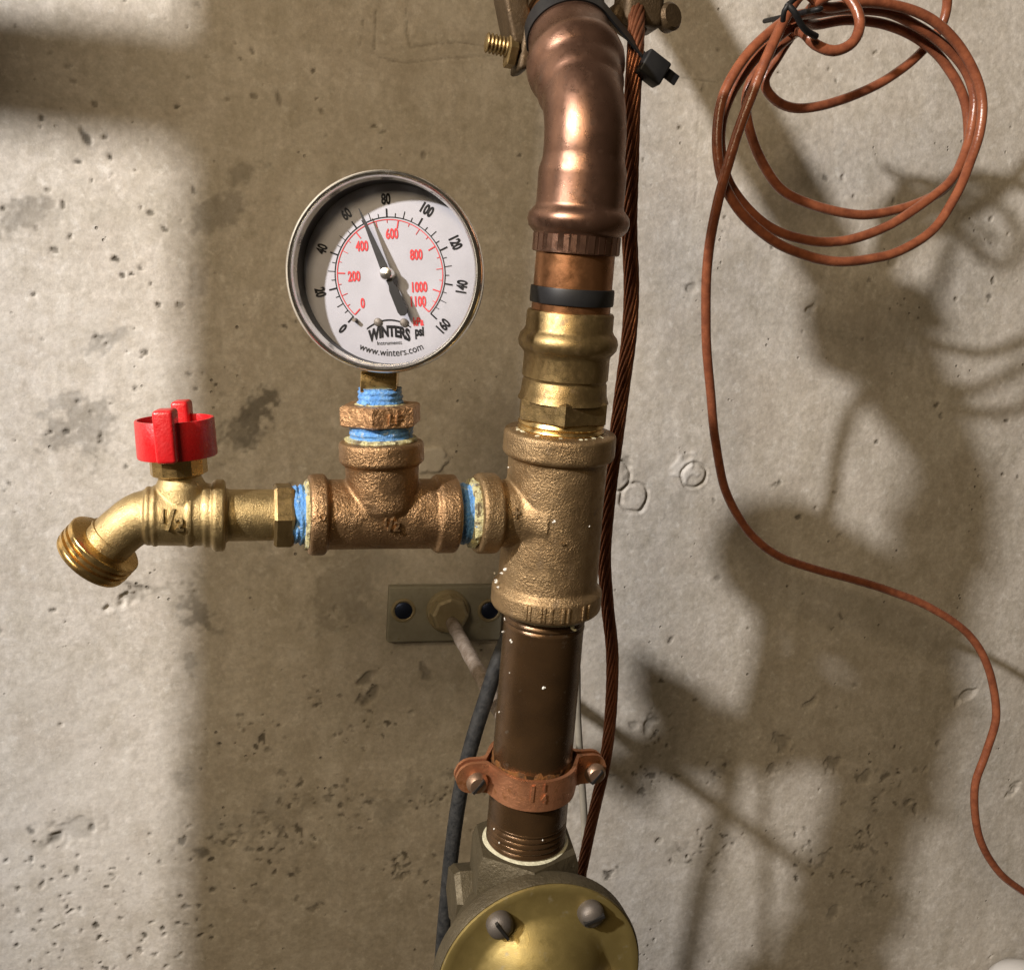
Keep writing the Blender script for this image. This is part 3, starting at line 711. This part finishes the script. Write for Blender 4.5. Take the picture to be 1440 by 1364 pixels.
    for x, y in ((-.15, -.475), (.125, -.49)):
        P = on(x, y, DD); mb = MB(); mb.sweep([P, P + nrm * .0008, P + nrm * .0012], [.043 * RG, .043 * RG, .03 * RG], 24, up=upv, axis=nrm); sc_ = mb.build('dial_screw', MAT['screw_grey'], dial)
    P = on(-.385, -.445, DD); MB().sweep([P, P + nrm * .0035], [.022 * RG, .02 * RG], 16, up=upv).build('stop_pin', MAT['screw_grey'], dial)
    # glass
    m = MB().sweep([C0 + nrm * d for d in (-.0022, -.0021)], [.912 * RG, .912 * RG], 96, up=upv); gl = m.build('glass', MAT['glass'], t, smooth=0)
    # square stem with wrench flats, and connection into the case
    P = STEM.pt(536); k = mpp(P); T = UP
    rr_ = Matrix.Rotation(R(8), 3, 'Z'); ex = rr_ @ right; ey = rr_ @ nrm; T = EZ
    MB().box(STEM.pt(535), ex, ey, T, 27 * k * .93, 22 * k, 15 * k, .0007).build('stem', MAT['brass_machined'], t, smooth=30)
gauge()

# ------------------------------------------------------------------ HOSE TAP
def hose_tap():
    t = thing('hose_tap', 'brass hose tap with red handle, half inch mark and threaded spout at the left end', 'tap', BRANCH.pt(260))
    NECK = Axis((257, 715, SP), (245, 585, SP), 'y')
    mb = MB()
    mb.lathe(BRANCH, [(392, 36), (350, 36.5), (305, 37)])
    mb.lathe(BRANCH, [(318, 38), (317, 47), (314, 50.5), (303, 51), (299, 49), (297, 42)])
    mb.lathe(BRANCH, [(300, 43), (296, 45.5), (288, 45.5), (286, 43)])
    mb.lathe(BRANCH, [(292, 43), (240, 42.5), (218, 42), (208, 40)])
    mb.lathe(BRANCH, [(271, 42), (270, 44.5), (264, 44.5), (262, 42)])
    mb.lathe(BRANCH, [(221, 41), (220, 43.5), (216, 43.5), (215, 40)]); mb.lathe(BRANCH, [(212, 40), (211, 42), (206, 41.5), (204, 38)])
    mb.lathe(NECK, [(722, 38), (700, 37), (682, 34), (672, 29), (660, 28)])
    pts = smoothpath([(232, 725, SP), (208, 726, SP), (192, 731, SP), (177, 741, SP), (163, 753, SP - .001), (148, 768, SP - .002), (138, 778, SP - .003)], .003)
    k = mpp(pts[0]); n_ = len(pts)
    mb.sweep(pts, [(39.5 - 5.5 * min(1, i / (n_ * .45))) * k for i in range(n_)], 56)
    b = mb.build('body', MAT['brass'], t, remesh=.0005, relax=3)
    nv = view(BRANCH.pt(243)) + EZ * -.12
    for c_, ch_, sz, yo in ((230.5, '1', 18, 6), (241.5, '/', 27, 0), (254, '2', 18, -6)):
        letters_on(BRANCH, c_, nv, ch_, sz, 42.4, MAT['brass'], 'raised_size_mark', b, .0013, 1.0, EX, yo)
    hexlathe(MB(), BRANCH, 412, 384, 48, rot=(0, -.5, 1), cham=.15).build('hex_collar', MAT['brass_old'], t, smooth=20)
    # spout groove ring and hose thread
    ax = (at(122, 793, SP - .004) - at(160, 752, SP - .001)).normalized(); S0 = at(148, 765, SP - .0015)
    def rev(prof, name, mat, par, sm=60, n=72, cap=True):
        return MB().sweep([S0 + ax * (d * k) for d, r in prof], [r * k * .945 for d, r in prof], n, cap=cap, axis=ax).build(name, mat, par, smooth=sm)
    rev([(-19, 33), (-18.5, 35.5), (-15.5, 35.5), (-15, 33)], 'spout_collar', MAT['brass'], t)
    th = [(-2, 34), (-1.5, 55), (0, 57)]
    for i in range(3): th += [(2 + i * 9, 57), (6 + i * 9, 57), (7.5 + i * 9, 52.5), (9.5 + i * 9, 52.5)]
    th += [(30, 56), (33, 55), (33.5, 45), (33, 40), (10, 38), (4, 36)]
    rev(th, 'hose_thread', MAT['brass_machined'], t, cap=False)
    # bonnet nut
    bn = MB(); bn.sweep([NECK.pt(c) for c in (669, 665, 643, 640)], [NECK.r(c, r) for c, r in ((669, 30), (665, 38.5), (643, 38.5), (640, 36))], 12); bn.build('bonnet_nut', MAT['brass_machined'], t, smooth=20)
    MB().sweep([NECK.pt(645), NECK.pt(606)], [NECK.r(640, 9)] * 2, 24).build('spindle', MAT['brass_machined'], t)
    # red handle: open cup with two raised wings
    up = (NECK.pt(590) - NECK.pt(640)).normalized(); base = NECK.pt(641); kk = mpp(base); RH = 54 * kk
    top = 53 * kk
    pr = [(0, .97), (.0, .985), (.06, 1.0), (.97, .985), (1.0, .965), (1.0, .91), (.97, .90), (.74, .90), (.72, .86), (.72, .20), (.70, .001)]
    hd = MB().sweep([base + up * (top * h) for h, r in [(0., .001)] + pr], [RH * r for h, r in [(0., .001)] + pr], 72, cap=True, axis=up).build('handle', MAT['red'], t, smooth=35)
    v = CAMLOC - base; v = (v - up * v.dot(up)).normalized(); rt = up.cross(v).normalized()
    for sgn, wt in ((1, 13.5), (-1, 12)):
        d = (v * math.cos(R(11)) - rt * math.sin(R(13))).normalized() * sgn; tg = up.cross(d).normalized()
        # rounded wing, wider at the foot
        hh = 72 * kk; r0, r1 = .60 * RH, 1.30 * RH
        MB().box(base + d * ((r0 + r1) / 2) + up * (hh / 2 + .2 * kk), d, tg, up, (r1 - r0) / 2, wt * kk, hh / 2, 5.0 * kk).build('wing', MAT['red'], hd, smooth=50)
hose_tap()

# ------------------------------------------------------------------ RING HANGER: strap, rod and wall plate
def hanger():
    t = thing('pipe_hanger', 'copper-plated split ring strap on rod and grey wall plate behind the riser', 'pipe clamp', at(628, 862, 0.0))
    c = 1083; P = MAIN.pt(c); k = mpp(P)
    hgt = 22.5 * k; r0, r1 = 57 * k, 62.5 * k
    x = (EX - UP * EX.dot(UP)).normalized(); y = UP.cross(x).normalized()       # y points into the wall
    if y.y < 0: y = -y
    def half(front):
        mb = MB(); sec = []; sg = -1 if front else 1; gap = .0012
        # outline of a half ring with flat lugs, in plan (u along x, w towards wall)
        inner = []; outer = []
        for i in range(25):
            a = math.pi * i / 24
            inner.append((-math.cos(a) * r0, sg * (math.sin(a) * r0 + gap))); outer.append((-math.cos(a) * r1, sg * (math.sin(a) * r1 + gap)))
        lug = 52 * k; th = r1 - r0
        outer2 = [(-r0 - lug, sg * (gap + th)), (-r1 - .004, sg * (gap + th)), (-r1 * .995 - .001, sg * (gap + th + .0012))] + outer[3:-3] + [(r1 * .995 + .001, sg * (gap + th + .0012)), (r1 + .004, sg * (gap + th)), (r0 + lug, sg * (gap + th))]
        inner2 = [(-r0 - lug, sg * gap), (-r0 - .006, sg * gap), (-r0 - .003, sg * gap)] + inner[3:-3] + [(r0 + .003, sg * gap), (r0 + .006, sg * gap), (r0 + lug, sg * gap)]
        m = len(outer2); V = []; Fc = []
        def hh(u): # lugs are rounded at their ends
            e = max(0, abs(u) - (r0 + lug - hgt)) / hgt; return hgt * math.sqrt(max(.02, 1 - e * e))
        def sub(pts):
            o = []
            for i in range(len(pts) - 1):
                n_ = 9 if i in (0, len(pts) - 2) else 1
                for q in range(n_): o.append(tuple(pts[i][j] + (pts[i + 1][j] - pts[i][j]) * q / n_ for j in (0, 1)))
            return o + [pts[-1]]
        oo, ii = sub(outer2), sub(inner2); m = len(oo)
        for pts, in_ in ((oo, 0), (ii, 1)):
            for u_, w_ in pts:
                for z_ in (-1, 1): V.append(P + x * u_ + y * w_ + UP * (z_ * hh(u_)))
        for i in range(m - 1):
            a, b = 2 * i, 2 * i + 2; o = 2 * m
            Fc += [(a, b, b + 1, a + 1), (o + a, o + a + 1, o + b + 1, o + b), (a + 1, b + 1, o + b + 1, o + a + 1), (a, o + a, o + b, b)]
        Fc += [(0, 1, 2 * m + 1, 2 * m), (2 * m - 2, 4 * m - 2, 4 * m - 1, 2 * m - 1)]
        return mb.add(V, Fc).build('front_strap' if front else 'back_strap', MAT['strap'], t, smooth=35)
    fs = half(True); half(False)
    V_, F_ = text_data('1', 25 * k * 1.38, .0004, .8); f_ = (view(P)); 
    letters_on(MAIN, 1078, view(P) + EX * .06, '1', 24, 66.0, MAT['strap'], 'raised_size_mark', fs, .0006, .8, EX)
    letters_on(MAIN, 1070, view(P) + EX * .26, '1', 11, 66.0, MAT['strap'], 'raised_size_mark', fs, .0006, .8, EX)
    letters_on(MAIN, 1085, view(P) + EX * .26, '4', 13, 66.0, MAT['strap'], 'raised_size_mark', fs, .0006, .8, EX)
    for sg, off in ((-1, 82), (1, 88)):
        Q = P + x * (sg * off * k) + y * -.002
        hd = MB().sweep([Q - y * d for d in (-.012, .004, .0045, .0065, .0085, .0092)], [r * k for r in (9, 9, 15, 15, 11, 3)], 28).build('screw', MAT['screw'], t, smooth=40)
        d1 = (x * .6 + UP * .8).normalized()
        MB().box(Q - y * .0088, d1, d1.cross(y), y, 12 * k, 1.8 * k, .0009).build('slot', MAT['black_inner'], hd, smooth=0)
    # rod from the wall plate to the ring
    A = at(628, 862, .002); B = P + y * (r1 + .002); B.x = B.x
    MB().sweep([A + (B - A) * (i / 30) for i in range(31)], [(13 + .6 * math.sin(i * 1.7)) * k for i in range(31)], 24).build('rod', MAT['rod'], t, smooth=70)
    # rusty crust where the strap bears on the nipple
    MB().lathe(MAIN, [(1056, 55.0), (1060, 56.6), (1065, 57.6), (1070, 58.2), (1074, 56)], 72, jitter=lambda i, a: 1 + .05 * noise.noise((math.cos(a) * 6, math.sin(a) * 6, i * .7)) - .006).build('rust_crust', MAT['rust'], t, smooth=70)
    # wall plate
    c0 = at(626, 861, .004); kw = mpp(c0); ex, ez = EX, EZ
    pl = MB().box(at(626, 861, .005), (EX + EZ * .0).normalized(), EY, EZ, 81 * kw * 1.0, .004, 40 * kw, .0012).build('wall_plate', MAT['steel_grey'], t, smooth=40)
    Q = at(629, 858, .009)
    hx = MB().sweep([Q - EY * d for d in (-.002, .004, .0055, .006)], [30 * kw, 30 * kw, 28 * kw, 22 * kw], 48).build('boss', MAT['boss'], pl)
    MB().sweep([Q - EY * d for d in (.004, .012, .0135)], [27 * kw, 25 * kw, 21 * kw], 8).build('boss_nut', MAT['boss'], pl, smooth=25)
    for px in (567, 688):
        Q = at(px, 858, .009)
        MB().sweep([Q - EY * d for d in (-.001, .0006, .0009, .0003)], [17 * kw, 17 * kw, 14 * kw, 12.5 * kw], 32, axis=-EY).build('countersink', MAT['boss'], pl)
        s_ = MB().sweep([Q - EY * d for d in (.0, .0013, .0022, .0026)], [12 * kw, 12 * kw, 9 * kw, 2 * kw], 28).build('plate_screw', MAT['screwblue'], pl)
hanger()

# ------------------------------------------------------------------ VALVE at the bottom
def valve():
    t = thing('pressure_valve', 'dusty brass valve with round golden screwed cap at the foot of the riser', 'valve', MAIN.pt(1360))
    ax = Axis((742, 1140, .232), (742 - .086 * 300, 1440, .224), 'y')
    hexlathe(MB(), ax, 1179, 1262, 80, rot=(-.1, -1, 0), cham=.16).build('hex_collar', MAT['valve_body'], t, smooth=20)
    C = at(756, 1368, .262); k = mpp(C); RV = 149 * k
    nrm = -EY
    def rev(prof, name, mat, par, n=96, sm=40, cap=True, c=C):
        return MB().sweep([c + nrm * d for d, r in prof], [r * RV for d, r in prof], n, cap=cap, up=EZ, axis=nrm).build(name, mat, par, smooth=sm)
    mb = MB(); ctr = ax.pt(1400)
    mb.sweep([ax.pt(1245), ax.pt(1290), ax.pt(1400), ax.pt(1560)], [66 * k, 70 * k, 74 * k, 70 * k], 48)
    mb.sweep([C - nrm * .001, C - nrm * .012, C - nrm * .045], [RV * .96, RV * .9, RV * .62], 72)
    mb.sweep([ax.pt(1300) + Vector((.0, 0, 0)), ax.pt(1290) + EX * -.022, ax.pt(1285) + EX * -.033], [46 * k, 43 * k, 42 * k], 48)
    mb.build('body', MAT['valve_body'], t, remesh=.0011, relax=5)
    MB().sweep([ax.pt(1270) + EX * (d + .012) + EY * .012 for d in (-.030, -.034, -.044, -.047)], [44 * k, 47 * k, 47 * k, 42 * k], 6, up=(0, -.2, 1)).build('side_plug', MAT['valve_body'], t, smooth=20)
    rev([(-.006, .97), (-.005, 1.0), (.003, 1.0), (.0042, .99)], 'flange_rim', MAT['valve_body'], t)
    cap = rev([(.0035, .985), (.0055, .975), (.006, .95), (.0056, .90), (.0052, .68), (.006, .64), (.0085, .59), (.014, .48), (.019, .34), (.0215, .2), (.0225, .08), (.0225, .001)], 'cap', MAT['valve_gold'], t, sm=50)
    for i in range(5):
        a = R(124 - 66 * i); Q = C + EX * (math.cos(a) * .80 * RV) + EZ * (math.sin(a) * .80 * RV) + nrm * .005
        s_ = MB().sweep([Q + nrm * d for d in (-.002, .003, .0055, .0075, .0082)], [r * k for r in (18, 18.5, 17, 11, 2)], 28, up=EZ).build('screw', MAT['screw_grey'], t, smooth=60)
        d1 = (EX * math.cos(i * 1.3 + 2.2) + EZ * math.sin(i * 1.3 + 2.2)); MB().box(Q + nrm * .0076, d1, d1.cross(nrm), nrm, 15 * k, 2 * k, .0012).build('slot', MAT['black_inner'], s_, smooth=0)
valve()

# ------------------------------------------------------------------ CABLES
def ground_cable():
    pts = smoothpath([(895, 10, .205), (895, 40, .215), (893, 80, .222), (889, 150, .222), (887, 240, .218), (885, 320, .220), (888, 400, .222), (885, 470, .223), (876, 540, .223), (866, 620, .222),
                      (856, 700, .216), (850, 780, .210), (854, 850, .206), (861, 920, .204), (859, 1000, .200), (851, 1070, .198), (838, 1130, .195), (824, 1195, .190), (812, 1260, .185), (806, 1340, .18)], .0025)
    k = mpp(pts[20]); n_ = len(pts); mb = MB()
    rad = [ (12.2 - 3.0 * i / n_) * k for i in range(n_)]
    mb.sweep(pts, [r * .74 for r in rad], 16)
    tang = [(pts[min(i + 1, n_ - 1)] - pts[max(i - 1, 0)]).normalized() for i in range(n_)]
    acc = 0; L = [0]
    for i in range(1, n_): acc += (pts[i] - pts[i - 1]).length; L.append(acc)
    for sN in range(10):
        sp = []
        for i in range(n_):
            e1 = (EY - tang[i] * EY.dot(tang[i])).normalized(); e2 = tang[i].cross(e1); a = 2 * math.pi * sN / 10 + L[i] / .085 * 2 * math.pi
            sp.append(pts[i] + (e1 * math.cos(a) + e2 * math.sin(a)) * rad[i] * .75)
        mb.sweep(sp, [r * .27 for r in rad], 8)
    o = mb.build('ground_cable', MAT['bare_copper'], None, smooth=60)
    tag(o, 'bare stranded copper grounding cable hanging along the right side of the riser', 'cable')
ground_cable()

def cable(name, mat, ctrl, rpx, label, cat='cable', step=.003):
    pts = smoothpath(ctrl, step); k = mpp(pts[len(pts) // 2])
    o = MB().sweep(pts, [rpx * k] * len(pts), 20).build(name, mat, None, smooth=60); return tag(o, label, cat)
cable('black_cable', MAT['black_cable'], [(796, 640, .15), (790, 700, .155), (760, 800, .16), (728, 865, .165), (702, 925, .17), (684, 980, .172), (665, 1040, .173), (648, 1110, .173), (636, 1190, .173), (628, 1270, .172), (622, 1340, .17), (618, 1420, .17)], 10.8,
      'dusty black cable slanting out behind the brown nipple and strap')
cable('grey_wire', MAT['grey_wire'], [(804, 830, .15), (806, 860, .15), (811, 930, .15), (812, 1000, .15), (816, 1070, .15), (821, 1140, .15), (822, 1190, .15), (819, 1250, .15), (815, 1330, .15)], 5,
      'thin grey wire hanging between the brown nipple and the copper grounding cable')

def coil():
    s = .135
    lead = [(1470, 1262, .10), (1440, 1254, .10), (1402, 1222, .10), (1376, 1172, .10), (1370, 1110, .10), (1388, 1055, .10), (1401, 1000, .10), (1390, 940, .098), (1358, 888, .095), (1305, 853, .092), (1228, 824, .09),
            (1150, 800, .09), (1092, 780, .09), (1050, 745, .09), (1021, 690, .093), (1006, 620, .10), (998, 540, .11), (993, 440, .12), (997, 360, .13), (1011, 280, .145), (1036, 190, .152), (1066, 110, .155), (1096, 42, .152), (1116, 6, .148)]
    A = [(1135, -8, .14), (1165, 12, .136), (1222, 4, .132), (1277, 14, .130), (1322, 38, .130), (1358, 78, .130), (1380, 133, .132), (1379, 183, .134), (1363, 232, .136), (1343, 278, .140), (1313, 323, .142), (1270, 352, .143), (1227, 364, .143), (1167, 367, .143), (1110, 352, .142), (1070, 326, .141), (1037, 292, .140), (1014, 247, .139), (1008, 187, .138), (1018, 133, .137), (1050, 77, .136), (1092, 38, .136), (1122, 22, .136)]
    Bq = [(1150, 20, .126), (1193, 14, .124), (1247, 18, .122), (1295, 42, .121), (1332, 68, .121), (1358, 98, .121), (1370, 135, .122), (1368, 170, .123), (1357, 214, .126), (1337, 254, .13), (1293, 290, .133), (1247, 319, .134), (1193, 337, .134), (1140, 339, .133), (1087, 323, .131), (1047, 290, .129), (1021, 247, .127), (1014, 187, .126), (1028, 133, .126), (1060, 84, .127), (1100, 48, .127), (1125, 33, .126)]
    Cq = [(1148, 36, .117), (1193, 29, .115), (1247, 36, .113), (1297, 60, .111), (1330, 90, .111), (1356, 140, .112), (1362, 187, .113), (1356, 220, .115), (1333, 260, .118), (1303, 280, .121), (1260, 295, .123), (1207, 302, .124), (1147, 290, .123), (1100, 267, .121), (1071, 227, .119), (1054, 180, .117), (1049, 140, .116), (1058, 108, .116), (1088, 72, .117), (1118, 48, .118)]
    Sm = [(1130, 46, .150), (1146, 63, .156), (1173, 72, .158), (1199, 60, .158), (1209, 32, .156), (1199, 4, .152), (1180, -8, .146), (1150, 4, .138), (1120, 42, .11)]
    Dq = [(1094, 80, .106), (1075, 115, .104), (1087, 139, .103), (1113, 152, .102), (1150, 150, .102), (1193, 137, .101), (1243, 113, .100), (1287, 83, .100), (1315, 52, .100), (1328, 24, .102), (1331, -12, .105), (1325, -60, .11)]
    pts = smoothpath(lead + A + Bq + Cq + Sm + Dq, .003); pts = [p + noise.noise_vector(p * 24) * .0009 + noise.noise_vector(p * 80) * .00012 for p in pts]; k = mpp(at(1200, 200, .13)); n_ = len(pts)
    o = MB().sweep(pts, [6.9 * k for i in range(n_)], 16).build('wire_coil', MAT['wire'], None, smooth=60)
    tag(o, 'brown insulated wire coiled in loops at the upper right with its tail trailing down', 'wire')
    t = thing('twist_tie', 'black tie knotted round the top of the brown wire coil', 'tie', at(1118, 25, .14))
    C = at(1113, 22, .135); k = mpp(C)
    ring = []
    for i in range(41):
        a = 2 * math.pi * i / 40; ring.append(C + EX * (math.cos(a) * 13 * k) + EZ * (math.sin(a) * 11 * k + math.cos(a) * 4 * k) + EY * (math.sin(a) * .030))
    MB().sweep(ring, [3.4 * k] * 41, 12).build('loop', MAT['black_rubber'], t)
    MB().sweep(smoothpath([(1106, 6, .168), (1116, 16, .170), (1126, 34, .168), (1134, 44, .166), (1148, 52, .163)], .002), [4.3 * k] * len(smoothpath([(1106, 6, .168), (1116, 16, .170), (1126, 34, .168), (1134, 44, .166), (1148, 52, .163)], .002)), 10).build('tail', MAT['black_rubber'], t)
    MB().sweep(smoothpath([(1124, -6, .167), (1112, 4, .169), (1103, 16, .168), (1101, 30, .164)], .002), [3.6 * k] * len(smoothpath([(1124, -6, .167), (1112, 4, .169), (1103, 16, .168), (1101, 30, .164)], .002)), 10).build('tail', MAT['black_rubber'], t)
coil()

# ------------------------------------------------------------------ CABLE TIE and GROUND CLAMP on the upper tube
def upper_bits():
    k = K_EL
    e1 = (EX - UPDIR * EX.dot(UPDIR)).normalized(); e2 = UPDIR.cross(e1).normalized()      # e2 towards the wall
    if e2.y < 0: e2 = -e2
    t = thing('cable_tie', 'black plastic cable tie binding the grounding cable to the copper elbow', 'cable tie', at(925, 95, .22))
    C = P_EL(U_EL + .0465); rr = 61 * k
    H_ = at(912, 88, .222)
    loop = []; n = 64
    for i in range(n + 1):
        a = R(-62) + R(300) * i / n                      # starts at right/front, goes over the front to the left and behind
        loop.append(C + e1 * (math.cos(-a) * rr) + e2 * (math.sin(-a) * rr * -1))
    # strap cross-section is flat: build as strip
    V = []; Fc = []; wd = .0042; th = .0013
    front = [C + e1 * (math.cos(a) * rr) + e2 * (math.sin(a) * rr) for a in [R(180 + 210 * i / 48 - 80) for i in range(49)]]
    # from behind-left over the front to the right, then straight to the head
    last = front[-1]; path = front + [last + (H_ - last) * (q / 10) for q in range(1, 11)]
    m = len(path)
    for i, p in enumerate(path):
        o = (p - C); o = (o - UPDIR * o.dot(UPDIR)).normalized(); wv = UPDIR if i < 49 else (UPDIR * (1 - (i - 48) / 10 * .5) + EX * .0).normalized()
        for a_, b_ in ((-1, 0), (1, 0), (1, 1), (-1, 1)): V.append(p + wv * (a_ * wd) + o * (b_ * th))
    for i in range(m - 1):
        for q in range(4): Fc.append((4 * i + q, 4 * i + (q + 1) % 4, 4 * i + 4 + (q + 1) % 4, 4 * i + 4 + q))
    Fc += [(3, 2, 1, 0), (4 * m - 4, 4 * m - 3, 4 * m - 2, 4 * m - 1)]
    MB().add(V, Fc).build('strap', MAT['black_rubber'], t, smooth=35)
    d = Vector((.82, 0, -.42)).normalized(); up2 = Vector((.42, 0, .82)); 
    MB().box(at(917, 97, .228), d, EY, up2, .0062, .0045, .0062, .0011).build('head', MAT['black_rubber'], t)
    MB().box(at(938, 104, .229), d, EY, up2, .0058, .0008, .0026, .0003).build('tail', MAT['black_rubber'], t)
    back = [at(905, 85, .205) + (at(893, 60, .20) - at(905, 85, .205)) * q for q in (0, 1)]
    # ---- ground clamp
    g = thing('ground_clamp', 'dark bronze ground clamp with bolts at the top of the copper riser', 'clamp', P_EL(U_EL + .075))
    C = P_EL(U_EL + .067)
    pr = [(-.009, 57), (-.009, 62), (.009, 62), (.009, 57)]
    MB().sweep([C + UPDIR * a for a, r in pr], [r * k for a, r in pr], 48, cap=False, axis=UPDIR).build('jaw', MAT['clampdark'], g)
    Lx = at(727, 38, .205); kk = mpp(Lx)
    tilt = Vector((.30, 0, -1)).normalized(); ac = Vector((1, 0, .30)).normalized()
    MB().box(at(722, 22, .205), ac, EY, tilt, 17 * kk, .010, 45 * kk, .002).build('ear', MAT['clampdark'], g)
    MB().box(at(735, 72, .207), ac, EY, Vector((-.08, 0, -1)).normalized(), 9 * kk, .009, 30 * kk, .002).build('ear', MAT['clampdark'], g)
    bd = (at(735, 72, .209) - at(683, 60, .209)).normalized(); B0 = at(683, 60, .209)
    pts = []; rad = []
    for i in range(9):
        for dq, r in ((0, 10.5), (.35, 13.5), (.55, 13.5), (.9, 10.5)): pts.append(B0 + bd * ((i + dq) * 5.4 * kk)); rad.append(r * kk)
    MB().sweep(pts, rad, 24).build('bolt', MAT['brass_old'], g, smooth=60)
    N0 = at(714, 72, .209); MB().sweep([N0 + bd * (q * kk) for q in (-2, 0, 10, 12)], [20 * kk, 23 * kk, 23 * kk, 20 * kk], 6).build('nut', MAT['brass_old'], g, smooth=20)
    MB().box(at(898, 6, .200), EX, EY, EZ, 30 * kk, .010, 36 * kk, .003).build('lug', MAT['clampdark'], g)
    MB().box(at(880, 32, .198), Vector((.9, 0, -.4)).normalized(), EY, Vector((.4, 0, .9)).normalized(), 30 * kk, .008, 14 * kk, .003).build('lug', MAT['clampdark'], g)
    Q = at(926, 20, .205)
    MB().sweep([Q, Q + EX * (10 * kk)], [9 * kk] * 2, 20).build('bolt', MAT['clampdark'], g)
    ql = Vector((.35, -1, .1)).normalized(); Q = at(938, 26, .205)
    MB().sweep([Q + ql * d for d in (-.002, -.0015, .003, .0045)], [18 * kk, 20 * kk, 20 * kk, 16 * kk], 28).build('screw_head', MAT['clampdark'], g)
upper_bits()

# ------------------------------------------------------------------ WHITE PIPE END at the lower right corner
def white_pipe():
    C = at(1452, 1410, .05); k = mpp(C); r = 62 * k
    pr = [(0, .001), (-.002, .35), (-.005, .62), (-.010, .85), (-.017, .97), (-.025, 1.0), (-.10, 1.0), (-.101, .94), (-.40, .94)]
    T = C + EZ * (46 * k)
    o = MB().sweep([T + EZ * d for d, q in pr], [r * q for d, q in pr], 48).build('white_pipe', MAT['white_pvc'], None, smooth=50)
    tag(o, 'white plastic pipe end just showing at the bottom right corner', 'pipe')
white_pipe()

# ------------------------------------------------------------------ shadow caster added out of view, left of the frame (throws the wide shadow)
def shadow_blocker():
    t = thing('lagged_pipe', 'thick grey lagged pipe with side branch standing left of the picture', 'pipe', (-.302, -.316, -1.4))
    MB().sweep([Vector((-.305, -.316, z)) for z in (-1.4, -.5, .3, 1.4)], [.0555] * 4, 48).build('riser', MAT['lagging'], t)  # upright of the added shadow caster
    MB().sweep([Vector((x, -.302, z)) for x, z in ((-1.6, .264), (-.9, .272), (-.30, .281))], [.0215] * 3, 32).build('side_branch', MAT['lagging'], t)
shadow_blocker()
